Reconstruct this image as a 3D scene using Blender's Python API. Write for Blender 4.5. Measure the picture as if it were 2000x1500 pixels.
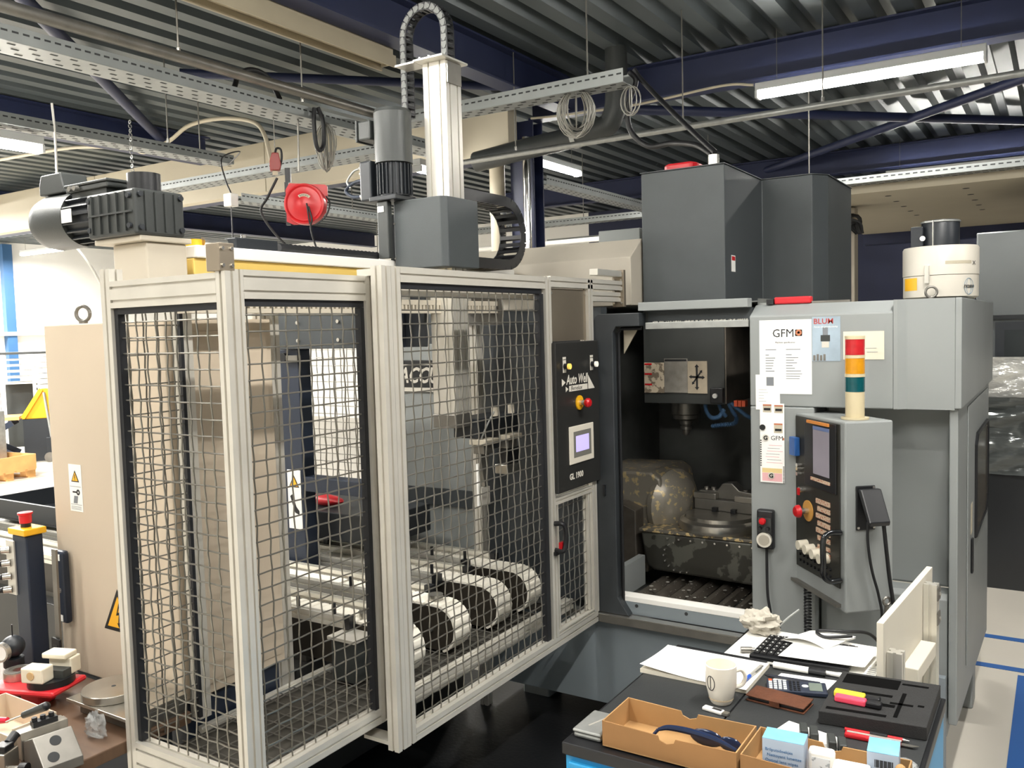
import bpy, bmesh, math, random
from mathutils import Vector, Matrix, Quaternion
random.seed(7)
for o in list(bpy.data.objects): bpy.data.objects.remove(o, do_unlink=True)
scene = bpy.context.scene
COL = scene.collection
PI = math.pi

# ------------------------------------------------------------------ camera
CAM_H, CAM_F, YAW, PITCH, ROLL = 1.93, 1690.0, 0.567, -0.064, -0.0275
fwd = Vector((-math.sin(YAW)*math.cos(PITCH), math.cos(YAW)*math.cos(PITCH), math.sin(PITCH)))
rgt = fwd.cross(Vector((0, 0, 1))).normalized()
upv = rgt.cross(fwd)
r2 = rgt*math.cos(ROLL) + upv*math.sin(ROLL)
u2 = upv*math.cos(ROLL) - rgt*math.sin(ROLL)
cam_data = bpy.data.cameras.new('camera')
cam_data.sensor_width = 36.0
cam_data.lens = CAM_F/2000.0*36.0
cam_data.clip_start = 0.05
cam_data.clip_end = 200
cam = bpy.data.objects.new('camera', cam_data)
COL.objects.link(cam)
cam.matrix_world = Matrix(((r2.x, u2.x, -fwd.x, 0), (r2.y, u2.y, -fwd.y, 0), (r2.z, u2.z, -fwd.z, CAM_H), (0, 0, 0, 1)))
scene.camera = cam

# ------------------------------------------------------------------ world and exposure
world = bpy.data.worlds.new('hall_ambient')
scene.world = world
world.use_nodes = True
world.node_tree.nodes['Background'].inputs[0].default_value = (0.86, 0.92, 1.0, 1)
world.node_tree.nodes['Background'].inputs[1].default_value = 0.30
scene.view_settings.view_transform = 'Standard'
scene.view_settings.look = 'None'
scene.view_settings.exposure = 0.14
scene.view_settings.gamma = 1.0
scene.view_settings.use_curve_mapping = False
LAMP_W = 32.0     # watts of one fluorescent fitting

# ------------------------------------------------------------------ materials
def lin(h):
    h = h.lstrip('#')
    def c(v):
        v = int(v, 16)/255.0
        return v/12.92 if v <= 0.04045 else ((v+0.055)/1.055)**2.4
    return (c(h[0:2]), c(h[2:4]), c(h[4:6]), 1.0)
MATS = {}
def mat(name, col, rough=0.5, metal=0.0, var=0.0, vs=6.0, bump=0.0, bs=60.0, stretch=None, emit=0.0, alpha=1.0, trans=0.0, spec=None, col2=None, thr=None, coat=0.0):
    """procedural principled material: colour + noise variation (+ second colour in patches) + fine bump"""
    if name in MATS: return MATS[name]
    m = bpy.data.materials.new(name); m.use_nodes = True
    nt = m.node_tree; N = nt.nodes; L = nt.links
    b = N['Principled BSDF']
    c = lin(col) if isinstance(col, str) else (*col, 1)
    b.inputs['Base Color'].default_value = c
    b.inputs['Roughness'].default_value = rough
    b.inputs['Metallic'].default_value = metal
    if spec is not None: b.inputs['Specular IOR Level'].default_value = spec
    if coat: b.inputs['Coat Weight'].default_value = coat
    if trans: b.inputs['Transmission Weight'].default_value = trans
    if alpha < 1: b.inputs['Alpha'].default_value = alpha
    if emit:
        b.inputs['Emission Color'].default_value = c
        b.inputs['Emission Strength'].default_value = emit
    if var or col2 or bump:
        tc = N.new('ShaderNodeTexCoord'); mp = N.new('ShaderNodeMapping')
        L.new(tc.outputs['Object'], mp.inputs['Vector'])
        if stretch: mp.inputs['Scale'].default_value = stretch
    if var or col2:
        nz = N.new('ShaderNodeTexNoise'); nz.inputs['Scale'].default_value = vs; nz.inputs['Detail'].default_value = 5
        L.new(mp.outputs[0], nz.inputs['Vector'])
        rp = N.new('ShaderNodeValToRGB')
        if col2:
            t = thr if thr else (0.5, 0.56)
            rp.color_ramp.elements[0].position = t[0]; rp.color_ramp.elements[1].position = t[1]
            rp.color_ramp.elements[0].color = c; rp.color_ramp.elements[1].color = lin(col2)
        else:
            rp.color_ramp.elements[0].position = 0.3; rp.color_ramp.elements[1].position = 0.72
            rp.color_ramp.elements[0].color = tuple(v*(1-var) for v in c[:3])+(1,)
            rp.color_ramp.elements[1].color = tuple(min(1, v*(1+var*0.6)) for v in c[:3])+(1,)
        L.new(nz.outputs['Fac'], rp.inputs['Fac']); L.new(rp.outputs['Color'], b.inputs['Base Color'])
        if emit: L.new(rp.outputs['Color'], b.inputs['Emission Color'])
    if bump:
        nb = N.new('ShaderNodeTexNoise'); nb.inputs['Scale'].default_value = bs; nb.inputs['Detail'].default_value = 3
        L.new(mp.outputs[0], nb.inputs['Vector'])
        bp = N.new('ShaderNodeBump'); bp.inputs['Strength'].default_value = bump; bp.inputs['Distance'].default_value = 0.01
        L.new(nb.outputs['Fac'], bp.inputs['Height']); L.new(bp.outputs[0], b.inputs['Normal'])
    MATS[name] = m
    return m

ALU = mat('aluminium', '#d4d0c6', 0.38, 0.4, 0.06, 9, stretch=(1, 1, 1))
ALUW = mat('aluminium_bright', '#dedbd2', 0.3, 0.6, 0.05, 7)
STEEL = mat('steel', '#b9b5ac', 0.28, 0.9, 0.12, 12)
STEELD = mat('steel_dull', '#85827c', 0.42, 0.8, 0.18, 10)
GALV = mat('galvanised', '#a9aba8', 0.42, 0.6, 0.15, 20)
STAIN = mat('stainless_plate', '#9b9080', 0.38, 0.75, 0.12, 3)
WIRE = mat('mesh_wire', '#8c8981', 0.34, 0.8, 0.1, 30)
BLACK = mat('black_rubber', '#141518', 0.5, 0, 0.1, 20)
BLACKP = mat('black_plastic', '#17181b', 0.38, 0, 0.1, 20)
SEAL = mat('black_seal', '#16181d', 0.55)
SLOT = mat('profile_slot', '#5f5a51', 0.5, 0.4)
DARKG = mat('dark_grey_paint', '#44494b', 0.5, 0, 0.06, 8, 0.12, 350)
ANTH = mat('anthracite_paint', '#383d40', 0.5, 0, 0.06, 8, 0.1, 300)
GREYM = mat('machine_grey', '#8b8f8e', 0.45, 0, 0.05, 3, 0.06, 400)
GREYB = mat('machine_blue_grey', '#7a8287', 0.5, 0, 0.06, 3, 0.06, 300)
BEIGE = mat('cabinet_beige', '#c9baa5', 0.5, 0, 0.04, 2, 0.06, 400)
BEIGE2 = mat('column_beige', '#c6bdac', 0.42, 0, 0.06, 4)
NAVY = mat('navy_steel', '#222a4a', 0.5, 0, 0.12, 4)
NAVYP = mat('navy_post', '#1d2738', 0.5, 0, 0.08, 8)
CREAM = mat('cream_panel', '#beb5a0', 0.6, 0, 0.06, 2)
WHITE = mat('white_paint', '#eeece6', 0.45, 0, 0.03, 5)
PAPER = mat('paper', '#f2f1ec', 0.7, 0, 0.02, 8)
RED = mat('red_plastic', '#c4161f', 0.35, 0, 0.06, 12)
REDD = mat('red_paint', '#c01c26', 0.4, 0, 0.08, 10)
YELLOW = mat('yellow_plastic', '#f0b41c', 0.42, 0, 0.05, 10)
GAUGE = mat('motor_grey', '#363938', 0.42, 0, 0.06, 8, 0.05, 200)
MOTB = mat('motor_black', '#22262b', 0.42, 0, 0.08, 8)
INK = mat('ink', '#17181a', 0.6)
INKG = mat('print_grey', '#7b7f84', 0.7)
CHROME = mat('chrome', '#d8d6d2', 0.12, 1.0)
BOLT = mat('bolt_steel', '#d2cfc8', 0.25, 0.9)

# ------------------------------------------------------------------ mesh builder
class MB:
    def __init__(self, M=None):
        self.v = []; self.f = []; self.M = M
    def add(self, vs, fs):
        n = len(self.v)
        self.v += [tuple(p) for p in vs]
        self.f += [tuple(i+n for i in f) for f in fs]
        return self
    def box(self, x0, x1, y0, y1, z0, z1):
        return self.add([(x0,y0,z0),(x1,y0,z0),(x1,y1,z0),(x0,y1,z0),(x0,y0,z1),(x1,y0,z1),(x1,y1,z1),(x0,y1,z1)],
                        [(0,3,2,1),(4,5,6,7),(0,1,5,4),(1,2,6,5),(2,3,7,6),(3,0,4,7)])
    def bar(self, p0, p1, w, h, up=(0,0,1)):
        """rectangular bar between two points, w across, h along 'up'"""
        p0 = Vector(p0); p1 = Vector(p1); d = (p1-p0).normalized(); u = Vector(up)
        s = d.cross(u)
        if s.length < 1e-5: s = d.cross(Vector((1,0,0)))
        s.normalize(); u = s.cross(d)
        a = s*w/2; b = u*h/2
        vs = [p0-a-b, p0+a-b, p0+a+b, p0-a+b, p1-a-b, p1+a-b, p1+a+b, p1-a+b]
        return self.add(vs, [(0,1,2,3),(7,6,5,4),(0,4,5,1),(1,5,6,2),(2,6,7,3),(3,7,4,0)])
    def cyl(self, p0, p1, r, r1=None, n=14, caps=True, h0=0.0):
        p0 = Vector(p0); p1 = Vector(p1); d = (p1-p0).normalized()
        if r1 is None: r1 = r
        s = d.orthogonal().normalized(); u = d.cross(s)
        vs = []; fs = []
        for k in range(n):
            a = 2*PI*k/n; o = s*math.cos(a)+u*math.sin(a)
            vs.append(p0+o*r); vs.append(p1+o*r1)
        for k in range(n):
            j = (k+1) % n
            fs.append((2*k, 2*j, 2*j+1, 2*k+1))
        if caps:
            fs.append(tuple(2*k for k in range(n))[::-1]); fs.append(tuple(2*k+1 for k in range(n)))
        return self.add(vs, fs)
    def ring(self, p0, p1, ro, ri, n=24):
        """hollow cylinder between two points"""
        p0 = Vector(p0); p1 = Vector(p1); d = (p1-p0).normalized()
        s = d.orthogonal().normalized(); u = d.cross(s); vs = []; fs = []
        for k in range(n):
            a = 2*PI*k/n; o = s*math.cos(a)+u*math.sin(a)
            vs += [p0+o*ro, p1+o*ro, p1+o*ri, p0+o*ri]
        for k in range(n):
            j = (k+1) % n
            for q in range(4):
                w = (q+1) % 4
                fs.append((4*k+q, 4*j+q, 4*j+w, 4*k+w))
        return self.add(vs, fs)
    def tube(self, pts, r, n=6, closed=False, rs=None):
        pts = [Vector(p) for p in pts]; m = len(pts); vs = []; fs = []
        prev = None
        for i, p in enumerate(pts):
            a = pts[i-1] if (i > 0 or closed) else p
            b = pts[(i+1) % m] if (i < m-1 or closed) else p
            d = (b-a).normalized()
            if prev is None: s = d.orthogonal().normalized()
            else:
                s = prev - d*prev.dot(d)
                s = s.normalized() if s.length > 1e-6 else d.orthogonal().normalized()
            prev = s; u = d.cross(s); rr = rs[i] if rs else r
            for k in range(n):
                t = 2*PI*k/n; vs.append(p+(s*math.cos(t)+u*math.sin(t))*rr)
        for i in range(m if closed else m-1):
            j = (i+1) % m
            for k in range(n):
                l = (k+1) % n
                fs.append((i*n+k, i*n+l, j*n+l, j*n+k))
        if not closed:
            fs.append(tuple(range(n))[::-1]); fs.append(tuple((m-1)*n+k for k in range(n)))
        return self.add(vs, fs)
    def prism(self, poly, ax, a, b):
        """polygon in the plane normal to ax ('x': (y,z), 'y': (x,z), 'z': (x,y)), extruded from a to b"""
        def P(u, v, t): return (t,u,v) if ax == 'x' else (u,t,v) if ax == 'y' else (u,v,t)
        n = len(poly)
        vs = [P(u,v,a) for u,v in poly]+[P(u,v,b) for u,v in poly]
        fs = [tuple(range(n))[::-1], tuple(range(n,2*n))]
        fs += [(k, (k+1) % n, n+(k+1) % n, n+k) for k in range(n)]
        return self.add(vs, fs)
    def lathe(self, prof, c=(0,0,0), ax=(0,0,1), n=24):
        c = Vector(c); d = Vector(ax).normalized(); s = d.orthogonal().normalized(); u = d.cross(s)
        vs = []; fs = []; m = len(prof)
        for k in range(n):
            a = 2*PI*k/n; o = s*math.cos(a)+u*math.sin(a)
            for r, h in prof: vs.append(c+o*max(r, 1e-5)+d*h)
        for k in range(n):
            j = (k+1) % n
            for q in range(m-1): fs.append((k*m+q, j*m+q, j*m+q+1, k*m+q+1))
        return self.add(vs, fs)
    def sphere(self, c, r, sx=1, sy=1, sz=1, n=12, m=8):
        vs = []; fs = []
        for i in range(m+1):
            t = PI*i/m
            for k in range(n):
                a = 2*PI*k/n
                vs.append((c[0]+r*sx*math.sin(t)*math.cos(a), c[1]+r*sy*math.sin(t)*math.sin(a), c[2]+r*sz*math.cos(t)))
        for i in range(m):
            for k in range(n):
                l = (k+1) % n; fs.append((i*n+k, (i+1)*n+k, (i+1)*n+l, i*n+l))
        return self.add(vs, fs)
    def torus(self, c, R, r, ax=(0,0,1), n=24, m=8, a0=0.0, a1=2*PI):
        c = Vector(c); d = Vector(ax).normalized(); s = d.orthogonal().normalized(); u = d.cross(s)
        full = abs(a1-a0-2*PI) < 1e-6
        k = n if full else n+1
        pts = [c+(s*math.cos(a0+(a1-a0)*i/n)+u*math.sin(a0+(a1-a0)*i/n))*R for i in range(k)]
        return self.tube(pts, r, m, closed=full)
    def quad(self, a, b, c, d): return self.add([a,b,c,d], [(0,1,2,3)])
    def sheet(self, poly, ax, t, th=0.001):
        return self.prism(poly, ax, t, t+th)
    def build(self, name, m, parent=None, smooth=False, bevel=0.0, seg=2, ang=40):
        me = bpy.data.meshes.new(name)
        vs = self.v if self.M is None else [tuple(self.M @ Vector(p)) for p in self.v]
        me.from_pydata(vs, [], self.f); me.update()
        bm = bmesh.new(); bm.from_mesh(me); bmesh.ops.recalc_face_normals(bm, faces=bm.faces); bm.to_mesh(me); bm.free()
        me.materials.append(m)
        if smooth:
            for p in me.polygons: p.use_smooth = True
            try: me.set_sharp_from_angle(angle=math.radians(ang))
            except Exception: pass
        o = bpy.data.objects.new(name, me); COL.objects.link(o)
        if bevel:
            md = o.modifiers.new('edges', 'BEVEL'); md.width = bevel; md.segments = seg; md.limit_method = 'ANGLE'; md.angle_limit = math.radians(35)
        if parent is not None: adopt(o, parent)
        return o

def adopt(o, parent):
    o.parent = parent
    w = parent.location.copy()
    p = parent.parent
    while p is not None: w = w + p.location; p = p.parent
    if parent.type == 'EMPTY': o.matrix_parent_inverse = Matrix.Translation(-w)
def tag(o, label, cat, group=None, kind=None):
    if label: o['label'] = label
    if cat: o['category'] = cat
    if group: o['group'] = group
    if kind: o['kind'] = kind
    return o
def thing(name, label, cat, loc=(0,0,0), group=None):
    o = bpy.data.objects.new(name, None); COL.objects.link(o)
    o.location = loc; o.empty_display_size = 0.05
    return tag(o, label, cat, group)
def struct(name, mb, m, label=None, **k):
    o = mb.build(name, m, **k); o['kind'] = 'structure'
    if label: o['label'] = label
    return o
def xf(loc, rz=0.0, rx=0.0, ry=0.0):
    return Matrix.Translation(loc) @ Matrix.Rotation(rz, 4, 'Z') @ Matrix.Rotation(ry, 4, 'Y') @ Matrix.Rotation(rx, 4, 'X')
def frame(o, ex, ey, ez):
    """matrix with origin o and axes ex, ey, ez"""
    ex = Vector(ex); ey = Vector(ey); ez = Vector(ez)
    return Matrix(((ex.x, ey.x, ez.x, o[0]), (ex.y, ey.y, ez.y, o[1]), (ex.z, ey.z, ez.z, o[2]), (0,0,0,1)))
def text(s, size, M, m, parent, name='lettering', depth=0.0008, align='LEFT', shear=0.0, sx=1.0, bold=0.0):
    """flat printed lettering in the XY plane of M, turned into a mesh"""
    cu = bpy.data.curves.new(name, 'FONT'); cu.body = s; cu.size = size; cu.extrude = depth; cu.align_x = align; cu.shear = shear
    cu.offset = bold; cu.resolution_u = 2
    tmp = bpy.data.objects.new(name, cu); COL.objects.link(tmp)
    me = bpy.data.meshes.new_from_object(tmp)
    bpy.data.objects.remove(tmp, do_unlink=True); bpy.data.curves.remove(cu)
    me.transform(M @ Matrix.Diagonal((sx, 1, 1, 1)))
    me.materials.clear(); me.materials.append(m)
    o = bpy.data.objects.new(name, me); COL.objects.link(o)
    if parent is not None: adopt(o, parent)
    return o
def arc(c, r, a0, a1, n, plane='xz', k=0.0):
    out = []
    for i in range(n+1):
        a = a0+(a1-a0)*i/n; u = r*math.cos(a); v = r*math.sin(a)
        out.append((c[0]+u, c[1], c[2]+v) if plane == 'xz' else (c[0], c[1]+u, c[2]+v) if plane == 'yz' else (c[0]+u, c[1]+v, c[2]))
    return out
def bez(pts, n=8):
    """smooth Catmull-Rom path through points"""
    P = [Vector(p) for p in pts]; P = [P[0]*2-P[1]]+P+[P[-1]*2-P[-2]]; out = []
    for i in range(1, len(P)-2):
        for k in range(n):
            t = k/n; a, b, c, d = P[i-1], P[i], P[i+1], P[i+2]
            out.append(0.5*((2*b)+(c-a)*t+(2*a-5*b+4*c-d)*t*t+(3*b-a-3*c+d)*t*t*t))
    out.append(P[-2]); return out

# ================================================================== the hall
FLOORM = mat('epoxy_floor', '#cdc7bb', 0.32, 0, 0.07, 1.3, 0.03, 30)
struct('floor', MB().box(-26, 7, -5, 17, -0.1, 0), FLOORM, 'light grey epoxy workshop floor')
TAPE = mat('blue_tape', '#2f5d9d', 0.5)
for i, (x0, x1, y0, y1) in enumerate(((-1.6, 4, 5.80, 5.86), (-1.6, 4, 5.30, 5.36), (-16, -5.5, 4.42, 4.50), (-0.18, -0.10, -3, 5.25))):
    o = MB().box(x0, x1, y0, y1, 0.0005, 0.003).build('trim_%d' % (i+1), TAPE); o['kind'] = 'structure'; o['label'] = 'blue floor marking tape'
# corrugated roof deck, ribs running along Y
DECK = mat('roof_deck', '#545b5d', 0.4, 0.3, 0.15, 1.2, stretch=(1.5, 0.25, 1))
d = MB(); prof = []
x = -25.0
while x < 6.0:
    prof += [(x, 4.05), (x+0.12, 4.05), (x+0.15, 4.13), (x+0.22, 4.13)]
    x += 0.25
vs = []; fs = []
for (px, pz) in prof: vs += [(px, -5.0, pz), (px, 17.0, pz)]
for k in range(len(prof)-1): fs.append((2*k, 2*k+2, 2*k+3, 2*k+1))
d.add(vs, fs)
struct('ceiling', d, DECK, 'corrugated galvanised metal roof deck')
WALLW = mat('wall_white', '#f3f1ec', 0.7, 0, 0.02, 2)
WALLN = mat('wall_navy', '#1b2240', 0.6, 0, 0.1, 3)
struct('wall_left', MB().box(-19.2, -19.0, -5, 17, 0, 4.05), WALLW, 'white far wall')
struct('wall_back', MB().box(-19.0, -7.5, 14.6, 14.8, 0, 4.05), WALLW, 'white back wall of the bright hall')
struct('wall_rear', MB().box(-7.5, 6.8, 14.6, 14.8, 0, 4.05), WALLN, 'dark navy back wall')
struct('wall_right', MB().box(6.6, 6.8, -5, 14.6, 0, 4.05), WALLN)
struct('wall_front', MB().box(-19.0, 6.6, -5, -4.8, 0, 4.05), WALLW)
# navy steel
def ibeam(p0, p1, w, h, label):
    t = thing('roof_beam', label, 'beam', p0)
    p0 = Vector(p0); p1 = Vector(p1)
    up = Vector((0, 0, 1))
    MB().bar(p0+up*0.007, p1+up*0.007, w, 0.014).build('bottom_flange', NAVY, t)
    MB().bar(p0+up*h/2, p1+up*h/2, 0.012, h-0.0285).build('web', NAVY, t)
    MB().bar(p0+up*(h-0.007), p1+up*(h-0.007), w, 0.014).build('top_flange', NAVY, t)
ibeam((-4.0, 6.75, 3.76), (6.5, 6.75, 3.76), 0.16, 0.28, 'navy steel roof beam crossing behind the long lit fluorescent lamp')
ibeam((-7.4, 11.6, 3.76), (6.5, 11.6, 3.76), 0.16, 0.28, 'navy steel roof beam behind the second fluorescent lamp at the far right')
ibeam((-3.62, -4, 3.77), (-3.62, 6.6, 3.77), 0.16, 0.27, 'navy steel roof beam running beside the unlit cream lamp')
ibeam((-7.75, -4, 3.77), (-7.75, 6.2, 3.77), 0.18, 0.27, 'navy steel roof beam above the left cable tray')
ibeam((-12.6, -4, 3.77), (-12.6, 14.4, 3.77), 0.18, 0.27, 'navy steel roof beam far off in the bright hall')
ibeam((-18.8, 6.9, 3.5), (-4.2, 6.9, 3.5), 0.2, 0.26, 'navy steel beam behind the cream fascia')
BR = [((-4.9, 2.62, 3.93), (-8.0, 5.95, 3.93), 0.045, 'navy round brace crossing the deck at upper left'),
      ((-5.75, 4.4, 3.96), (-3.75, 6.5, 3.96), 0.035, 'thin navy brace running toward the energy chain'),
      ((-3.9, 7.05, 3.93), (1.3, 12.2, 3.93), 0.045, 'navy brace sloping right across the deck behind the lit lamp'),
      ((-4.1, 12.4, 3.93), (1.4, 6.9, 3.9), 0.045, 'navy brace crossing the other one at upper right')]
for a, b, r, l in BR:
    tag(MB().cyl(a, b, r, n=12).build('roof_brace', NAVY, smooth=True), l, 'brace')
# cream fascia
t = thing('fascia', 'long cream fascia panel under the roof at left', 'fascia', (-12, 6.3, 3.5))
for k in range(5):
    a = -19.0+k*3.0
    MB().box(a+0.004, a+2.996, 6.34, 6.48, 3.42, 3.93).build('panel', CREAM, t, bevel=0.004)
# steel column with pipes
t = thing('steel_column', 'navy steel column standing behind the energy chain', 'column', (-4.08, 6.75, 0))
MB().box(-4.2, -3.96, 6.67, 6.683, 0, 3.76).build('flange', NAVY, t)
MB().box(-4.2, -3.96, 6.83, 6.843, 0, 3.76).build('flange', NAVY, t)
MB().box(-4.09, -4.07, 6.684, 6.829, 0, 3.76).build('web', NAVY, t)
t = thing('down_pipe', 'cream vertical down pipe beside the navy column', 'pipe', (-4.28, 6.65, 0))
MB().cyl((-4.3, 6.6, 0), (-4.3, 6.6, 3.42), 0.07, n=20).build('pipe', CREAM, t, smooth=True)
MB().ring((-4.3, 6.6, 2.95), (-4.3, 6.6, 2.98), 0.076, 0.0702).build('clamp', GALV, t)
tag(MB().cyl((-3.99, 6.6, 0), (-3.99, 6.6, 3.6), 0.035, n=16).build('chrome_pipe', CHROME, smooth=True), 'shiny vertical conduit strapped to the navy column', 'pipe')
t = thing('air_duct', 'dark grey round duct elbow in front of the navy column', 'duct', (-3.6, 6.2, 3.4))
MB().tube(bez([(-4.25, 6.2, 3.36), (-3.8, 6.2, 3.4), (-3.1, 6.2, 3.46), (-2.95, 6.2, 3.56), (-2.92, 6.2, 3.8), (-2.92, 6.2, 4.06)], 8), 0.085, 16).build('duct', GAUGE, t, smooth=True)
MB().ring((-3.3, 6.2, 3.44), (-3.26, 6.2, 3.443), 0.095, 0.0865).build('collar', GALV, t)

# ------------------------------------------------------------------ fluorescent lamps
TUBE = mat('lamp_tube', (1.0, 0.97, 0.9), 0.4, emit=85.0)
HOUS = mat('lamp_housing', '#c9cbca', 0.45, 0.1, 0.03, 5)
HOUSC = mat('lamp_housing_cream', '#aba18a', 0.5, 0, 0.05, 4)
def lamp(c, axis, L, label, watt=None, lit=True, group=None, hang=True):
    c = Vector(c); ax = Vector((1,0,0)) if axis == 'x' else Vector((0,1,0)); s = Vector((0,1,0)) if axis == 'x' else Vector((1,0,0))
    up = Vector((0,0,1))
    t = thing('fluorescent_lamp', label, 'lamp', c, group)
    a = c-ax*L/2; b = c+ax*L/2
    MB().bar(a+up*0.055, b+up*0.055, 0.09, 0.055).build('housing', HOUS if lit else HOUSC, t, bevel=0.006)
    for e in (a, b):
        q = 1 if e is a else -1
        MB().bar(e+up*0.0, e+ax*q*0.02+up*0.0, 0.1, 0.054).build('end_cap', HOUS if lit else HOUSC, t, bevel=0.004)
    if hang:
        for e in (a+ax*0.15, b-ax*0.15): MB().cyl(e+up*0.083, (e.x, e.y, 4.06), 0.0025, n=5).build('hanger_wire', STEELD, t)
    if lit:
        MB().cyl(a+ax*0.021-up*0.002, b-ax*0.021-up*0.002, 0.028, n=12).build('diffuser', TUBE, t, smooth=True)
        ld = bpy.data.lights.new('lamp_light', 'AREA'); ld.shape = 'RECTANGLE'; ld.size = L-0.06; ld.size_y = 0.06
        ld.energy = LAMP_W if watt is None else watt; ld.color = (1.0, 0.97, 0.92)
        lo = bpy.data.objects.new('lamp_light', ld); COL.objects.link(lo)
        lo.matrix_world = Matrix.Translation(c-up*0.035) @ (Matrix.Identity(4) if axis == 'x' else Matrix.Rotation(PI/2, 4, 'Z'))
        adopt(lo, t)
    else:
        for k in (-1, 1):
            MB().bar(a+s*0.06*k-up*0.01, b+s*0.06*k-up*0.01, 0.012, 0.075).build('reflector_side', HOUSC, t)
        MB().bar(a-up*0.004, b-up*0.004, 0.09, 0.012).build('cover', HOUSC, t)
    return t
lamp((-1.18, 6.51, 3.6), 'x', 1.5, 'long lit fluorescent lamp under the navy beam at upper right')
lamp((-0.95, 11.3, 3.6), 'x', 1.7, 'lit fluorescent lamp low at the right edge above the soffit', 35)
lamp((-4.16, 1.42, 3.19), 'y', 1.5, 'lit fluorescent lamp at the left edge below the upper cable tray', 30, hang=False)
lamp((-5.70, 2.5, 3.19), 'y', 1.5, 'lit fluorescent lamp at the left edge below the lower cable tray', 30, hang=False)
lamp((-4.45, 7.95, 3.58), 'y', 1.0, 'short lit fluorescent lamp just right of the navy column', 45)
lamp((-4.62, 6.02, 3.3), 'y', 0.35, 'small glowing lamp left of the navy column', 14)
lamp((-3.76, 3.55, 3.7), 'y', 1.9, 'unlit cream trough lamp at the top of the picture', lit=False)
lamp((-17.3, 9.75, 3.72), 'x', 1.5, 'small lit fluorescent lamp in front of the far white wall', 190)
# unseen lamps: rows carried on over the bench, hall ones added for brightness
k = 0
for (x, y, ax, w) in ((0.15, 0.5, 'y', 52), (0.15, 2.6, 'y', 52), (-1.9, -0.6, 'y', 45), (-2.6, 1.7, 'x', 25), (2.6, 3.5, 'x', 35), (-4.1, -1.2, 'y', 35),
                      (-8.5, 2.6, 'y', 150), (-10.4, 4.3, 'y', 330), (-13.6, 5.4, 'y', 330), (-14.5, 3.5, 'y', 280), (-17.9, 7.9, 'y', 330), (-11.4, 2.0, 'y', 260)):  # hall lamps placed out of frame and made strong to brighten the hall
    lamp((x, y, 3.6 if x > -3 else 3.7), ax, 1.5, 'unseen lit fluorescent lamp overhead that lights the room', w, group='lamps overhead outside the picture')

# ------------------------------------------------------------------ cable trays, pipes, hangers
TRAY = mat('cable_tray_zinc', '#909493', 0.45, 0.45, 0.12, 6)
HOLE = mat('tray_slot_dark', '#2a2c2d', 0.8)
def tray(p0, p1, w, h, label, slots=True, pitch=0.05):
    p0 = Vector(p0); p1 = Vector(p1); d = (p1-p0).normalized(); s = d.cross(Vector((0,0,1))).normalized(); up = Vector((0,0,1))
    t = thing('cable_tray', label, 'cable tray', p0)
    MB().bar(p0, p1, w, 0.003).build('tray_bottom', TRAY, t)
    L = (p1-p0).length
    for q in (-1, 1):
        MB().bar(p0+s*q*(w/2+0.0015)+up*h/2, p1+s*q*(w/2+0.0015)+up*h/2, 0.003, h).build('tray_side', TRAY, t)
    m = MB()
    n = int(L/pitch)
    for i in range(n):
        c = p0+d*(i+0.5)*pitch
        for q in (-1, 1):
            m.bar(c-d*pitch*0.3+s*q*(w/2+0.0037)+up*h*0.62, c+d*pitch*0.3+s*q*(w/2+0.0037)+up*h*0.62, 0.001, 0.009)
        if i % 2 == 0:
            for e in (-0.32, 0.0, 0.32):
                cc = c+s*w*e+d*(pitch if e == 0 else 0)
                m.bar(cc-d*pitch*0.35-up*0.0024, cc+d*pitch*0.35-up*0.0024, 0.012, 0.0012)
    o = m.build('slots', HOLE, t); o['kind'] = 'stuff'
    return t
tray((-4.16, 0.2, 3.3), (-4.16, 5.6, 3.3), 0.20, 0.07, 'long perforated cable tray crossing the upper left of the roof')
tray((-5.68, 0.5, 3.3), (-5.68, 4.75, 3.3), 0.16, 0.07, 'perforated cable tray ending in front of the cream fascia')
tray((-4.0, 4.62, 3.3), (-2.1, 4.62, 3.3), 0.14, 0.075, 'perforated cable tray ending above the machine with a hanging wire coil')
tray((-7.4, 5.35, 3.33), (-4.3, 5.35, 3.33), 0.2, 0.07, 'bright perforated cable tray behind the red hose reel')
tray((-6.6, 5.6, 3.2), (-6.6, 9.0, 3.2), 0.16, 0.07, 'perforated cable tray receding behind the gearbox')
tray((-4.1, 7.0, 3.25), (-4.1, 11.0, 3.25), 0.16, 0.08, 'perforated cable tray receding beyond the navy column')
tray((-8.0, 9.6, 3.2), (-2.5, 9.6, 3.2), 0.16, 0.07, 'perforated cable tray crossing far behind the navy column')
tray((-6.4, 11.2, 3.15), (-1.5, 11.2, 3.15), 0.16, 0.07, 'lowest far cable tray seen under the others behind the column')
tray((-1.9, 7.12, 2.96), (3.0, 7.12, 2.96), 0.14, 0.05, 'perforated cable tray along the edge of the cream soffit')
def pipe(pts, r, m, label, cat='pipe', name='conduit_pipe', n=10):
    return tag(MB().tube(pts, r, n).build(name, m, smooth=True), label, cat)
pipe([(-4.3, 5.72, 3.26), (6, 5.72, 3.3)], 0.022, GALV, 'thin galvanised pipe crossing below the long lit lamp')
pipe([(-3.98, 0.2, 3.42), (-3.98, 4.6, 3.42)], 0.032, STEELD, 'dark steel pipe lying along the upper cable tray')
pipe([(-12, 9.2, 2.95), (-2.5, 9.2, 2.95)], 0.03, WHITE, 'white pipe far behind the column')
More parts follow.
